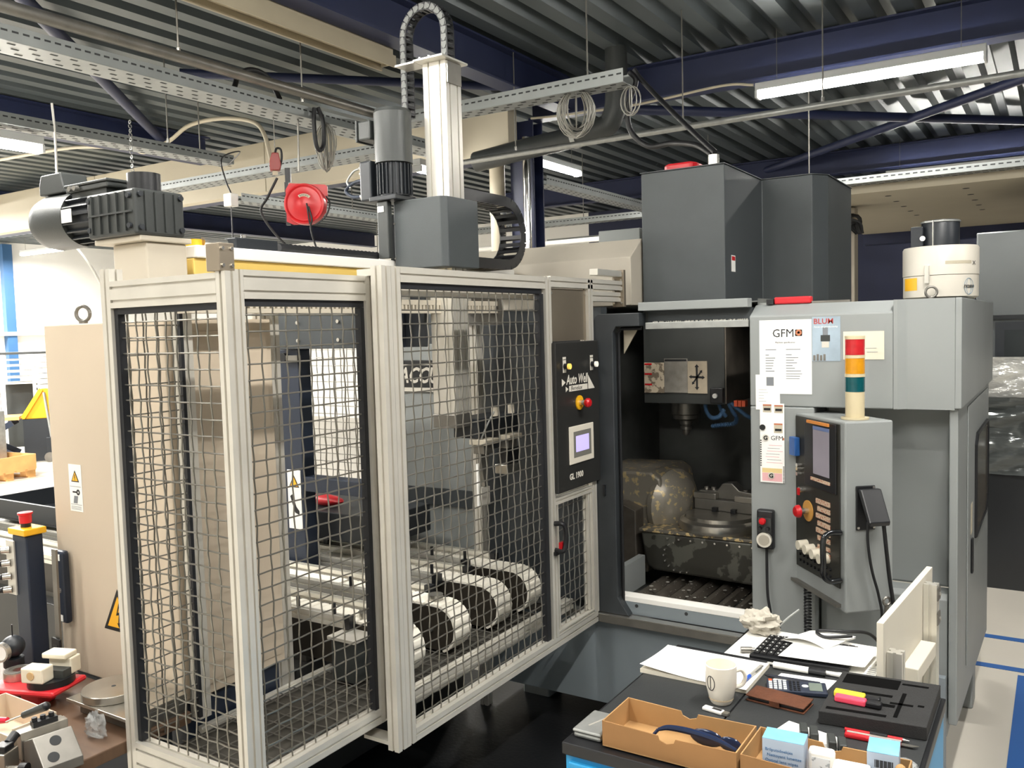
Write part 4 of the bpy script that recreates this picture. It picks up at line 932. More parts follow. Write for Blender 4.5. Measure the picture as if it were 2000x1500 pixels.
MB().cyl((-2.525, 2.17, 2.2855), (-2.525, 2.17, 2.297), 0.01, n=10).build('fitting', BOLT, t)

# vertical axis
za = thing('vertical_axis', 'tall white aluminium lift axis rising from a dark grey housing', 'lift axis', (-2.3, 3.1, 2.2))
zx0, zx1, zy0, zy1 = -2.357, -2.235, 3.05, 3.16
zp = MB().prism(slot_poly((zx0+zx1)/2, (zy0+zy1)/2, zx1-zx0, zy1-zy0, 2, 2), 'z', 1.56, 3.085).build('lift_profile', ALUW, za)
MB().box(-2.372, -2.365+0.15, 3.0, 3.19, 3.0855, 3.095).build('top_plate', ALUW, za, bevel=0.002)
MB().box(-2.48, -2.373, 3.01, 3.1, 3.0855, 3.093).build('chain_bracket', ALUW, za)
MB().box(-2.2345, -2.228, 3.055, 3.155, 2.99, 3.08).build('sensor_plate', STEEL, za)
for (x, y) in ((-2.35, 3.02), (-2.30, 3.02), (-2.35, 3.17), (-2.24, 3.17)): MB().cyl((x, y, 3.0955), (x, y, 3.105), 0.006, n=8).build('bolt', BOLT, za)
MB().prism([(-2.47, 2.955), (-2.215, 2.955), (-2.195, 2.98), (-2.195, 3.205), (-2.47, 3.205)], 'z', 2.2, 2.497).build('housing', DARKG, za, bevel=0.004)
MB().box(-2.50, -2.4705, 2.96, 3.1, 2.2435, 2.44).build('housing_side', ANTH, za, bevel=0.003)
for z in (2.25, 2.40): MB().cyl((-2.4655, 2.9495, z), (-2.4655, 2.9545, z), 0.005, n=8).build('bolt', BOLT, za)
vx, vy = -2.47, 2.97
vm = MB().cyl((vx, vy, 2.66), (vx, vy, 2.875), 0.082, n=32).build('motor_cowl', GAUGE, za, smooth=True)
MB().lathe([(0.0, 2.8755), (0.082, 2.8755), (0.076, 2.89), (0.0, 2.893)], (vx, vy, 0), n=32).build('motor_cap', GAUGE, vm, smooth=True)
mb_ = MB().cyl((vx, vy, 2.52), (vx, vy, 2.6595), 0.066, n=24).build('motor_body', MOTB, za, smooth=True)
fn = MB()
for k in range(24):
    a = 2*PI*k/24; fn.bar((vx+0.072*math.cos(a), vy+0.072*math.sin(a), 2.525), (vx+0.072*math.cos(a), vy+0.072*math.sin(a), 2.655), 0.004, 0.014, up=(math.cos(a), math.sin(a), 0))
fn.build('cooling_fins', MOTB, mb_)
MB().box(vx-0.09, vx+0.06, vy-0.07, vy+0.07, 2.498, 2.5195).build('motor_flange', MOTB, za, bevel=0.004)
MB().box(vx-0.06, vx-0.0005+0.0, vy-0.055, vy-0.025, 2.25, 2.4975).build('gear_plate', GAUGE, za, bevel=0.004)
MB().box(vx-0.055, vx-0.02, vy-0.0585, vy-0.0555, 2.45, 2.475).build('rating_plate', PAPER, za)
tb = MB().box(vx-0.155, vx-0.083, vy-0.055, vy+0.045, 2.77, 2.855).build('terminal_box', GAUGE, za, bevel=0.008)
MB().box(vx-0.165, vx-0.1555, vy-0.06, vy+0.05, 2.765, 2.86).build('terminal_lid', GAUGE, tb, bevel=0.003)
cbx = MB().box(vx-0.15, vx-0.0835, vy-0.06, vy+0.04, 2.505, 2.68).build('connector_box', MOTB, za, bevel=0.008)
for z in (2.535, 2.635, 2.66): MB().cyl((vx-0.1505, vy-0.02, z), (vx-0.18, vy-0.02, z), 0.01, n=10).build('cable_gland', BOLT, cbx)
pipe(bez([(vx-0.18, vy-0.02, 2.535), (vx-0.23, vy-0.02, 2.54), (vx-0.27, vy-0.02, 2.57), (vx-0.22, vy-0.02, 2.6), (vx-0.15, vy-0.03, 2.605)], 6), 0.008, NAVYP, 'short dark cable looping out of the vertical motor', 'cable', 'motor_cable')
pipe(bez([(vx-0.18, vy-0.02, 2.66), (vx-0.22, vy-0.02, 2.65), (vx-0.26, vy-0.02, 2.61), (vx-0.24, vy-0.02, 2.58)], 6), 0.005, GALV, 'thin grey wire at the vertical motor connector', 'cable', 'motor_cable')
# energy chains: links strung along a path, each its own piece
CHN = mat('chain_black', '#1b1c1f', 0.4, 0, 0.1, 30); CHG = mat('chain_side_grey', '#6a6c6a', 0.4, 0.2, 0.1, 30)
def resample(pts, step):
    P = [Vector(p) for p in pts]; out = [P[0]]; need = step
    for a, b in zip(P, P[1:]):
        L = (b-a).length; pos = 0.0
        while L-pos >= need:
            pos += need; out.append(a+(b-a)*pos/L); need = step
        need -= (L-pos)
    return out
def energy_chain(path, wdir, w, h, step, label, side_m):
    pts = resample(path, step); wd = Vector(wdir).normalized(); L = step
    t = thing('energy_chain', label, 'energy chain', pts[0])
    me = None; ms = None
    for a, b in zip(pts, pts[1:]):
        d = (b-a).normalized(); n = d.cross(wd)
        M = Matrix(((d.x, wd.x, n.x, (a.x+b.x)/2), (d.y, wd.y, n.y, (a.y+b.y)/2), (d.z, wd.z, n.z, (a.z+b.z)/2), (0,0,0,1)))
        if me is None:
            q = MB()
            for s in (-1, 1): q.box(-L*0.5, L*0.5, s*(w/2-0.003)-0.003, s*(w/2-0.003)+0.003, -h/2, h/2)
            q.box(-L*0.2, L*0.2, -w/2+0.0062, w/2-0.0062, -h/2, -h/2+0.004); q.box(-L*0.2, L*0.2, -w/2+0.0062, w/2-0.0062, h/2-0.004, h/2)
            o = q.build('chain_link', CHN); me = o.data
            q = MB(); s = -1
            q.cyl((L*0.2, s*w/2, 0), (L*0.2, s*(w/2+0.0025), 0), h*0.28, n=12); q.box(-L*0.42, L*0.1, s*(w/2+0.001)-0.001, s*(w/2+0.001)+0.001, -h*0.38, h*0.38)
            p = q.build('link_plate', side_m); ms = p.data
        else:
            o = bpy.data.objects.new('chain_link', me); COL.objects.link(o)
            p = bpy.data.objects.new('link_plate', ms); COL.objects.link(p)
        o.matrix_basis = M; o.parent = t; o.matrix_parent_inverse = Matrix.Translation(-t.location)
        p.parent = o
    return t
cz = 3.245; cr = 0.115
path = [(-2.515, 3.14, 2.895), (-2.515, 3.14, cz)]+[(-2.40-cr*math.cos(a), 3.14, cz+cr*math.sin(a)) for a in [PI*i/18 for i in range(1, 19)]]+[(-2.285, 3.14, 3.10)]
energy_chain(path, (0, 1, 0), 0.055, 0.034, 0.032, 'black energy chain arching over the top of the lift axis', CHG)
yc_, zc_, rr_ = 3.64, 2.40, 0.155
path = [(-2.385, 3.21, zc_+rr_), (-2.385, yc_, zc_+rr_)]+[(-2.385, yc_+rr_*math.sin(a), zc_+rr_*math.cos(a)) for a in [PI*i/16 for i in range(1, 17)]]+[(-2.385, 3.24, zc_-rr_)]
energy_chain(path, (1, 0, 0), 0.13, 0.05, 0.047, 'wide black energy chain looping beside the dark lift housing', CHN)
tag(MB().tube([(-2.55, 2.36+k*0.012, 2.264) for k in range(48)], 0.02, 10, rs=[0.019 if k % 2 else 0.016 for k in range(48)]).build('corrugated_hose', BLACK, smooth=True), 'black corrugated hose lying on the gantry beam', 'hose')

# ------------------------------------------------------------------ gripper hanging in the cell
gr = thing('gripper_head', 'black and steel gripper head hanging inside the mesh cage', 'gripper', (-2.2, 3.3, 1.3))
MB().box(-2.36, -2.232, 3.045, 3.165, 1.50, 1.5595).build('mount_plate', STEELD, gr, bevel=0.003)
MB().box(-2.34, -2.20, 3.166, 3.50, 1.44, 1.53).build('arm', MOTB, gr, bevel=0.004)
MB().cyl((-2.26, 3.32, 1.38), (-2.26, 3.32, 1.4395), 0.06, n=24).build('rotor', MOTB, gr, smooth=True)
for y in (3.20, 3.40):
    jp = MB().box(-2.24, -2.15, y-0.055, y+0.055, 1.415, 1.438).build('jaw_plate', BEIGE2, gr, bevel=0.003)
    MB().box(-2.23, -2.17, y-0.04, y+0.04, 1.372, 1.4145).build('jaw_body', STEELD, gr, bevel=0.004)
MB().prism([(3.165, 1.3715), (3.165, 1.34), (3.19, 1.22), (3.215, 1.22), (3.225, 1.34), (3.235, 1.3715)], 'x', -2.21, -2.19).build('finger', STEELD, gr, bevel=0.003)
MB().box(-2.205, -2.195, 3.145, 3.16, 1.14, 1.33).build('probe_strip', PAPER, gr)
MB().box(-2.215, -2.19, 3.1605, 3.23, 1.135, 1.219).build('finger_tip', ALU, gr, bevel=0.003)
MB().box(-2.225, -2.175, 3.36, 3.46, 1.30, 1.371).build('finger_block', BLACKP, gr)
MB().box(-2.235, -2.165, 3.34, 3.47, 1.255, 1.2995).build('workpiece', STEEL, gr, bevel=0.004)
for y in (3.30, 3.44): MB().cyl((-2.20, y, 1.5305), (-2.20, y, 1.57), 0.016, n=14).build('fitting', BEIGE2, gr, smooth=True)
MB().tube(bez([(-2.19, 3.17, 1.44), (-2.17, 3.19, 1.5), (-2.15, 3.22, 1.56)], 6), 0.004, 6).build('hose', GALV, gr)
# carriage plate and the dark portal behind it
pt_ = thing('portal_frame', 'black steel portal with bolted plate at the back of the cell', 'frame', (-2.9, 2.9, 0))
MB().box(-3.20, -2.62, 2.93, 2.95, 1.86, 2.12).build('bolted_plate', ANTH, pt_, bevel=0.003)
MB().box(-2.619, -2.50, 2.935, 2.95, 1.86, 2.12).build('dark_plate', MOTB, pt_)
for x in (-3.06, -2.80, -2.56):
    for z in (1.90, 1.985): MB().cyl((x, 2.922, z), (x, 2.9295, z), 0.009, n=10).build('bolt', BOLT, pt_)
for x in (-3.18, -2.86): MB().cyl((x, 2.925, 2.06), (x, 2.9295, 2.06), 0.006, n=8).build('bolt', BOLT, pt_)
MB().box(-3.23, -3.10, 2.96, 3.04, 0.581, 1.859).build('post', NAVYP, pt_, bevel=0.004)
MB().box(-2.71, -2.625, 2.96, 3.04, 1.18, 1.859).build('post', SEAL, pt_)
MB().box(-3.099, -2.711, 2.96, 3.04, 1.17, 1.24).build('cross_bar', NAVYP, pt_, bevel=0.003)
MB().box(-3.24, -2.50, 2.96, 3.04, 1.8595, 2.11).build('lintel', NAVYP, pt_)
MB().cyl((-3.18, 2.935, 1.82), (-3.18, 2.959, 1.82), 0.022, n=14).build('sensor', BLACKP, pt_, smooth=True)
MB().box(-3.157, -3.08, 2.935, 2.959, 1.805, 1.83).build('sensor_arm', STEELD, pt_)
MB().box(-2.62, -2.50, 3.045, 3.06, 1.86, 2.11).build('hanger_plate', NAVYP, pt_); MB().box(-2.48, -2.37, 3.02, 3.04, 1.86, 2.10).build('hanger_plate', MOTB, pt_)
bp_ = thing('rear_guard_panel', 'mesh panel closing the far side of the cell, seen through the portal', 'guard panel', (-3.7, 3.6, 0.6))
mesh_panel('y', 3.60, -4.3, -3.27, 0.9, 2.0, bp_)
profile('z', 0.0, 2.05, -3.24, 3.6, parent=bp_, name='post'); profile('z', 0.0, 2.05, -4.33, 3.6, parent=bp_, name='post')
profile('x', -4.306, -3.264, 3.6, 2.025, parent=bp_, name='rail'); profile('x', -4.306, -3.264, 3.6, 0.876, parent=bp_, name='rail')
# warning sticker on the portal post
WY = mat('warning_yellow', '#f2b324', 0.45)
def warn(par, M, s, name='warning_triangle'):
    """yellow triangle with black border in the XY plane of M, side s"""
    h = s*0.866; q = MB(M); q.prism([(-s/2, 0), (s/2, 0), (0, h)], 'z', 0, 0.0004); o = q.build(name, INK, par)
    k = 0.74; q = MB(M); q.prism([(-s/2*k, h*0.087), (s/2*k, h*0.087), (0, h*0.087+h*k)], 'z', 0.0005, 0.0009); q.build('yellow_field', WY, o if par else None)
    return o
st = tag(MB().box(-3.205, -3.115, 2.9555, 2.9595, 0.98, 1.27).build('warning_label', PAPER), 'white label with warning triangle and hand symbol on the portal post', 'label')
wt = warn(st, FX(-3.16, 1.185, 2.9552), 0.07)
MB(FX(-3.16, 1.09, 2.9552)).prism([(-0.03, 0.05), (-0.015, 0.06), (0.01, 0.0), (0.03, -0.02), (0.03, -0.04), (0.0, -0.03)], 'z', 0, 0.0004).build('hand_symbol', INK, st)

# ------------------------------------------------------------------ conveyors
BELT = mat('belt_white', '#ece7da', 0.45, 0, 0.03, 30)
CSIDE = mat('conveyor_side', '#39342d', 0.4, 0.3, 0.15, 6)
def conveyor(y, k, label):
    zc, r, xn, xe = 0.695, 0.10, -2.08, -6.6
    t = thing('belt_conveyor', label, 'conveyor', (xn, y, 0.6), 'belt conveyors in the cell')
    xc = xn-r; w = 0.05
    poly = [(xe, zc-r+0.012), (xc, zc-r+0.012)]+[(xc+(r-0.012)*math.sin(a), zc-(r-0.012)*math.cos(a)) for a in [PI*i/12 for i in range(1, 12)]]+[(xc, zc+r-0.012), (xe, zc+r-0.012)]
    for s in (-1, 1):
        MB().prism(poly, 'y', y+s*(w+0.004)-0.004, y+s*(w+0.004)+0.004).build('side_plate', CSIDE, t)
    pts = resample([(-2.75, y, zc+r-0.004), (xc, y, zc+r-0.004)]+[(xc+(r-0.004)*math.sin(a), y, zc+(r-0.004)*math.cos(a)) for a in [PI*i/24 for i in range(1, 25)]], 0.042)
    me = None
    for a, b in zip(pts, pts[1:]):
        d = (b-a).normalized(); n = Vector((0, 1, 0)).cross(d)*-1
        M = Matrix(((d.x, 0, n.x, (a.x+b.x)/2), (d.y, 1, n.y, (a.y+b.y)/2), (d.z, 0, n.z, (a.z+b.z)/2), (0,0,0,1)))
        if me is None:
            o = MB().prism([(-0.020, -0.004), (0.020, -0.004), (0.0205, 0.003), (0.014, 0.007), (-0.014, 0.007), (-0.0205, 0.003)], 'y', -w-0.006, w+0.006).build('belt_slat', BELT); me = o.data
        else:
            o = bpy.data.objects.new('belt_slat', me); COL.objects.link(o)
        o.matrix_basis = M; o.parent = t; o.matrix_parent_inverse = Matrix.Translation(-t.location)
    MB().box(xe, -2.77, y-w-0.006, y+w+0.006, zc+r-0.011, zc+r+0.002).build('belt_run', BELT, t)
    for s in (-1, 1):
        profile('x', xe, -2.36-0.05*k+(0.05 if s > 0 else 0), y+s*0.085, 0.80, 0.03, 0.045, parent=t, name='guide_rail', m=ALUW)
        MB().box(-2.3595-0.05*k+(0.05 if s > 0 else 0), -2.325-0.05*k+(0.05 if s > 0 else 0), y+s*0.085-0.017, y+s*0.085+0.017, 0.775, 0.825).build('rail_end', BLACKP, t)
    for x in (-2.62, -2.42): MB().cyl((x, y-0.085, 0.823), (x, y-0.085, 0.865), 0.008, n=10).build('clamp_knob', BLACKP, t, smooth=True)
    MB().box(-6.5, -2.62, y-0.055, y+0.055, 0.5805, 0.606).build('foot_rail', STEELD, t)
    MB().cyl((-2.20, y-0.066, 0.69), (-2.20, y-0.0582, 0.69), 0.008, n=10).build('axle_bolt', BOLT, t)
for k, (y, l) in enumerate(((2.53, 'nearest white belt conveyor with round nose inside the cage'), (2.84, 'second white belt conveyor from the double post'), (3.16, 'third white belt conveyor from the double post'), (3.42, 'farthest white belt conveyor next to the dark machine door'))):
    conveyor(y, k*0.5, l)
for (y, x, l) in ((2.53, -2.33, 'small steel workpiece on the nearest belt conveyor'), (2.84, -2.22, 'small steel workpiece on the second belt conveyor')):
    tag(MB().cyl((x, y, 0.799), (x, y, 0.822), 0.032, n=20).build('workpiece', STEEL, smooth=True), l, 'workpiece')
cvb = thing('conveyor_base', 'dark steel base cabinet under the belt conveyors', 'base', (-4.5, 2.98, 0))
MB().box(-6.5, -2.60, 2.40, 3.55, 0.06, 0.58).build('cabinet', mat('base_dark', '#2a2a29', 0.45, 0.1, 0.15, 3), cvb, bevel=0.005)
MB().box(-6.4, -2.7, 2.48, 3.5, 0.0, 0.0595).build('plinth', BLACK, cvb)
t = thing('drive_box', 'grey drive box hanging under the nearest conveyor', 'gearbox', (-2.35, 2.4, 0.62))
MB().box(-2.36, -2.24, 2.36, 2.45, 0.60, 0.76).build('box', GAUGE, t, bevel=0.005); MB().box(-2.37, -2.23, 2.35, 2.46, 0.7605, 0.772).build('lid', ALU, t)
t = thing('tool_tray', 'dark bench top with red rag behind the mesh door', 'tray', (-3.8, 3.2, 1.0))
MB().box(-4.4, -2.75, 3.1, 3.5, 0.9, 1.04).build('tray', MOTB, t, bevel=0.005)
for x in (-4.35, -3.3): MB().box(x, x+0.03, 3.275, 3.305, 0.5805, 0.8995).build('leg', MOTB, t)
tag(MB().sphere((-3.22, 3.22, 1.07), 0.04, 3.2, 1.2, 0.72, 14, 8).build('red_rag', REDD, smooth=True), 'crumpled red rag lying on the dark tray', 'rag')

# ------------------------------------------------------------------ electrical cabinet left of the cage
ec = thing('electrical_cabinet', 'tall beige electrical cabinet behind the left end of the cage', 'cabinet', (-2.85, 1.95, 0))
MB().box(-3.215, -2.50, 1.80, 2.255, 0.685, 1.99).build('body', BEIGE, ec, bevel=0.005)
MB().box(-3.20, -2.52, 1.82, 2.24, 0.0, 0.684).build('plinth', NAVYP, ec, bevel=0.004)
MB().box(-2.4985, -2.4955, 1.87, 2.23, 0.72, 1.95).build('side_door', BEIGE, ec, bevel=0.001)
MB().torus((-3.12, 1.9, 2.03), 0.028, 0.007, (0.45, -1, 0), n=24, m=8).build('lifting_eye', STEELD, ec, smooth=True); MB().cyl((-3.12, 1.9, 1.9902), (-3.12, 1.9, 2.0), 0.016, n=12).build('eye_collar', STEELD, ec)
lb = MB().box(-3.105, -3.025, 1.7985, 1.7997, 1.30, 1.475).build('warning_label', PAPER, ec)
warn(lb, FX(-3.065, 1.41, 1.7982), 0.05); MB().box(-3.067, -3.0635, 1.7968, 1.7972, 1.422, 1.438).build('exclamation', INK, lb); MB().box(-3.067, -3.0635, 1.7968, 1.7972, 1.4165, 1.42).build('exclamation', INK, lb)
MB().box(-3.10, -3.03, 1.7978, 1.7983, 1.392, 1.3935).build('rule', INKG, lb); MB().box(-3.10, -3.03, 1.7978, 1.7983, 1.325, 1.3265).build('rule', INKG, lb)
MB().ring((-3.05, 1.7978, 1.372), (-3.05, 1.7983, 1.372), 0.011, 0.004, 16).build('wrench_symbol', INK, lb); MB().box(-3.085, -3.061, 1.7978, 1.7983, 1.369, 1.375).build('wrench_symbol', INK, lb)
MB(FX(-3.068, 1.33, 1.7983)).prism([(-0.015, 0.0), (0.01, 0.0), (0.016, 0.028), (-0.008, 0.028)], 'z', 0, 0.0004).build('book_symbol', INKG, lb)
for k in range(3): MB().box(-3.098, -3.035, 1.7978, 1.7983, 1.307+k*0.005, 1.3085+k*0.005).build('print', INKG, lb)
wt = warn(ec, FX(-2.845, 0.882, 1.7993), 0.18); MB(FX(-2.845, 0.882, 1.7982)).prism([(0.006, 0.105), (-0.012, 0.058), (0.004, 0.062), (-0.002, 0.03), (-0.008, 0.032), (0.004, 0.012), (0.010, 0.036), (0.004, 0.034), (0.014, 0.074), (-0.002, 0.070), (0.014, 0.105)], 'z', 0, 0.0004).build('lightning_bolt', INK, wt)

# ================================================================== blue workbench in front
from mathutils import noise as mnoise
BZ = 0.92
BLUEP = mat('bench_blue', '#2b95cc', 0.4, 0, 0.04, 3)
MAT_ = mat('bench_mat', '#2a2c2d', 0.55, 0, 0.08, 8, 0.1, 200)
wb = thing('workbench', 'blue drawer workbench with a black ribbed mat on top', 'workbench', (-0.64, 2.2, 0))
MB().box(-1.02, -0.255, 1.80, 2.495, 0.10, 0.885).build('body', BLUEP, wb, bevel=0.004)
MB().box(-0.98, -0.30, 1.84, 2.45, 0.0, 0.0995).build('plinth', BLACK, wb)
for k, (z0, z1) in enumerate(((0.80, 0.872), (0.66, 0.79), (0.50, 0.65), (0.30, 0.49), (0.12, 0.29))):
    dw = MB().box(-1.005, -0.27, 1.785, 1.7995, z0, z1).build('drawer', BLUEP, wb, bevel=0.003)
    MB().box(-0.95, -0.33, 1.776, 1.7845, z1-0.018, z1-0.006).build('handle', ALU, dw)
MB().box(-1.025, -0.25, 1.79, 2.499, 0.8855, BZ-0.004).build('top', BLACKP, wb, bevel=0.003)
MB().box(-0.865, -0.43, 2.4995, 2.79, 0.88, BZ).build('rear_shelf', BLACKP, wb, bevel=0.003)
MB().box(-0.84, -0.46, 2.70, 2.76, 0.0, 0.8795).build('rear_leg', BLACKP, wb)
MB().box(-1.015, -0.80+0.08, 1.98, 2.49, BZ-0.0038, BZ).build('mat', MAT_, wb, bevel=0.001)
MB().box(-0.715, -0.26, 1.81, 2.49, BZ-0.0038, BZ).build('mat', MAT_, wb, bevel=0.001)
def slab(pts, z0, z1, m, parent=None, name='slab', bevel=0.0):
    return MB().prism(pts, 'z', z0, z1).build(name, m, parent, bevel=bevel)
# notebook with curling top page
nb = thing('notepad', 'open white notepad on the black mat behind the mug', 'notepad', (-0.87, 2.37, BZ))
NBP = [(-1.027, 2.265), (-0.714, 2.267), (-0.712, 2.479), (-1.022, 2.472)]
slab(NBP, BZ+0.0005, BZ+0.012, mat('page_edges', '#d8d2c2', 0.7, 0, 0.05, 40), nb, 'page_block')
q = MB(); vs = []; fs = []; n = 12
for j in range(n+1):
    for i in range(n+1):
        u = i/n; v = j/n
        x = NBP[0][0]*(1-u)+NBP[1][0]*u; y = 2.262*(1-v)+2.476*v
        z = BZ+0.0128+0.016*max(0, 0.55-u)**1.5*(1-v)**2*2.2
        vs.append((x, y, z))
for j in range(n):
    for i in range(n): fs.append((j*(n+1)+i, j*(n+1)+i+1, (j+1)*(n+1)+i+1, (j+1)*(n+1)+i))
q.add(vs, fs).build('top_page', PAPER, nb, smooth=True)
MB().box(-1.0, -0.72, 2.4735, 2.488, BZ+0.0005, BZ+0.016).build('binding', BLACKP, nb, bevel=0.003)
# mug
MUG = mat('mug_white', '#ece6d8', 0.25, 0, 0.02, 10, coat=0.3)
mgx, mgy = -0.757, 2.185
mg = thing('mug', 'white ceramic coffee mug with an oval line logo', 'mug', (mgx, mgy, BZ+0.0005))
z0 = BZ+0.0005
MB().lathe([(0.0, z0), (0.026, z0), (0.030, z0+0.006), (0.0405, z0+0.05), (0.0415, z0+0.085), (0.041, z0+0.103), (0.0385, z0+0.104), (0.037, z0+0.085), (0.034, z0+0.04), (0.022, z0+0.012), (0.0, z0+0.012)], (mgx, mgy, 0), n=36).build('cup', MUG, mg, smooth=True, bevel=0)
hd_ = Vector((0.80, 0.60, 0))
MB().tube(bez([Vector((mgx, mgy, z0+0.082))+hd_*0.038, Vector((mgx, mgy, z0+0.084))+hd_*0.056, Vector((mgx, mgy, z0+0.066))+hd_*0.066, Vector((mgx, mgy, z0+0.045))+hd_*0.058, Vector((mgx, mgy, z0+0.038))+hd_*0.036], 6), 0.0055, 8).build('handle', MUG, mg, smooth=True)
MB().cyl((mgx, mgy, z0+0.0125), (mgx, mgy, z0+0.06), 0.0325, 0.0345, n=24).build('milky_coffee', mat('coffee_milky', '#c9b79a', 0.2), mg)
la = math.radians(-112); ld_ = Vector((math.cos(la), math.sin(la), 0)); lt = Vector((-ld_.y, ld_.x, 0))
q = MB()
def onmug(s, h):
    a = la+s/0.0405; r = 0.0398+0.0018*min(1, (h-0.03)/0.05)
    return (mgx+r*math.cos(a), mgy+r*math.sin(a), z0+h)
q.tube([onmug(0.012*math.cos(a), 0.062+0.019*math.sin(a)) for a in [2*PI*i/24 for i in range(24)]], 0.0011, 5, closed=True)
q.tube([onmug(0.0, 0.047+0.004*k) for k in range(9)], 0.0011, 5)
q.build('logo', INK, mg)
# pen on the notepad
pn_ = thing('ballpoint_pen', 'silver and blue ballpoint pen on the notepad', 'pen', (-0.726, 2.36, BZ+0.018))
pa = Vector((-0.735, 2.285, BZ+0.0185)); pb_ = Vector((-0.722, 2.43, BZ+0.0195)); pdn = (pb_-pa)
MB().cyl(pa, pa+pdn*0.12, 0.0015, 0.005, n=10).build('tip', BOLT, pn_, smooth=True)
MB().cyl(pa+pdn*0.121, pa+pdn*0.42, 0.0056, n=10).build('grip', mat('pen_blue', '#2857b5', 0.35), pn_, smooth=True)
MB().cyl(pa+pdn*0.421, pb_, 0.0052, n=10).build('barrel', ALUW, pn_, smooth=True)
MB().bar(pa+pdn*0.6+Vector((0.006, 0, 0.002)), pb_+Vector((0.006, 0, 0.002)), 0.003, 0.002).build('clip', CHROME, pn_)
# white drawing sheets, keyboard and papers at the back of the bench
def psheet(pts, z, label, m=PAPER, th=0.0006, name='paper_sheet', cat='paper'):
    return tag(slab(pts, z, z+th, m, None, name), label, cat)
bd = tag(slab([(-0.86, 2.50), (-0.455, 2.50), (-0.44, 2.775), (-0.85, 2.775)], BZ+0.0002, BZ+0.006, WHITE, None, 'white_board', 0.001), 'thin white board lying under the keyboard and papers', 'board')
kz = BZ+0.0065
kb_ = thing('keyboard', 'black computer keyboard half covered by papers', 'keyboard', (-0.70, 2.6, kz))
KX = [(-0.778, 2.497), (-0.5, 2.52), (-0.51, 2.715), (-0.772, 2.69)]
slab(KX, kz, kz+0.014, BLACKP, kb_, 'case', 0.003)
me = None
for r in range(6):
    for c in range(13):
        u = 0.03+c/13*0.95; v = 0.07+r/6*0.88
        x = KX[0][0]*(1-u)*(1-v)+KX[1][0]*u*(1-v)+KX[3][0]*(1-u)*v+KX[2][0]*u*v; y = KX[0][1]*(1-u)*(1-v)+KX[1][1]*u*(1-v)+KX[3][1]*(1-u)*v+KX[2][1]*u*v
        if me is None:
            o = MB().prism([(0, 0), (0.0165, 0.001), (0.0155, 0.024), (0, 0.023)], 'z', 0, 0.006).build('key', BLACK, None, bevel=0.001); me = o.data
        else:
            o = bpy.data.objects.new('key', me); COL.objects.link(o)
        o.matrix_basis = Matrix.Translation((x, y, kz+0.0142)); o.parent = kb_; o.matrix_parent_inverse = Matrix.Translation(-kb_.location)
kl = MB()
rr = random.Random(9)
for r in range(6):
    for c in range(7):
        u = 0.03+c/13*0.95+0.02; v = 0.07+r/6*0.88+0.06
        x = KX[0][0]*(1-u)*(1-v)+KX[1][0]*u*(1-v)+KX[3][0]*(1-u)*v+KX[2][0]*u*v; y = KX[0][1]*(1-u)*(1-v)+KX[1][1]*u*(1-v)+KX[3][1]*(1-u)*v+KX[2][1]*u*v
        kl.box(x, x+0.004, y, y+0.005, kz+0.0203, kz+0.0207)
kl.build('key_legends', PAPER, kb_)
p1 = psheet([(-0.695, 2.508), (-0.46, 2.535), (-0.448, 2.69), (-0.68, 2.66)], kz+0.0215, 'printed white sheet lying on the keyboard')
for k in range(7): MB().box(-0.672+0.004*k, -0.64+0.004*k, 2.53+k*0.014, 2.533+k*0.014, kz+0.0222, kz+0.0224).build('print', INKG, p1)
psheet([(-0.66, 2.51), (-0.465, 2.53), (-0.452, 2.675), (-0.645, 2.655)], kz+0.0224, 'blank white sheet on top of the printed sheet')
p3 = psheet([(-0.53, 2.50), (-0.43, 2.515), (-0.435, 2.62), (-0.52, 2.60)], BZ+0.0066, 'printed sheet sticking out at the right of the papers')
for k in range(5): MB().box(-0.458, -0.436, 2.53+k*0.015, 2.533+k*0.015, BZ+0.0073, BZ+0.0075).build('print', INKG, p3)
q = MB(); vs = []; fs = []; n = 10
for j in range(2):
    for i in range(n+1):
        t_ = i/n; vs.append((-0.715+0.12*t_+0.04*j*0+ (0.15 if False else 0), 0, 0))
vs = []
for i in range(n+1):
    t_ = i/n; x = -0.72+0.135*t_; zz = kz+0.024+0.016*math.sin(PI*t_)**0.8
    vs += [(x, 2.635-0.02*t_, zz), (x+0.06, 2.745+0.01*t_, zz*0.3+(kz+0.03)*0.7)]
for i in range(n): fs.append((2*i, 2*i+2, 2*i+3, 2*i+1))
q.add(vs, fs); q.add([(v[0], v[1], kz+0.0232) for v in vs], fs)
tag(q.build('folded_paper', PAPER, smooth=True), 'folded white paper bulging on top of the keyboard papers', 'paper')
# grey rag
q = MB(); q.sphere((0, 0, 0), 1.0, n=40, m=26)
vs = []
for v in q.v:
    p = Vector(v); nz = mnoise.noise(p*2.1+Vector((3.1, 0.2, 7)))*0.45+mnoise.noise(p*4.7)*0.24
    p = p*(1.0+nz); vs.append((-0.812+p.x*0.06, 2.735+p.y*0.045, BZ+0.040+max(-0.031, p.z*0.038)))
q.v = vs
tag(q.build('rag', mat('rag_grey', '#b5afa2', 0.9, 0, 0.1, 40, 0.2, 300), smooth=True), 'crumpled grey cloth rag at the back left corner of the white board', 'rag')
tag(MB().tube([(-0.76, 2.75, BZ+0.03), (-0.735, 2.78, BZ+0.055), (-0.71, 2.81, BZ+0.075)], 0.0035, 6).build('clear_tube', GALV, smooth=True), 'thin clear tube sticking out beside the grey rag', 'tube')
t = thing('machined_part', 'small machined steel part on the white board left of the keyboard', 'metal part', (-0.80, 2.54, BZ+0.0065))
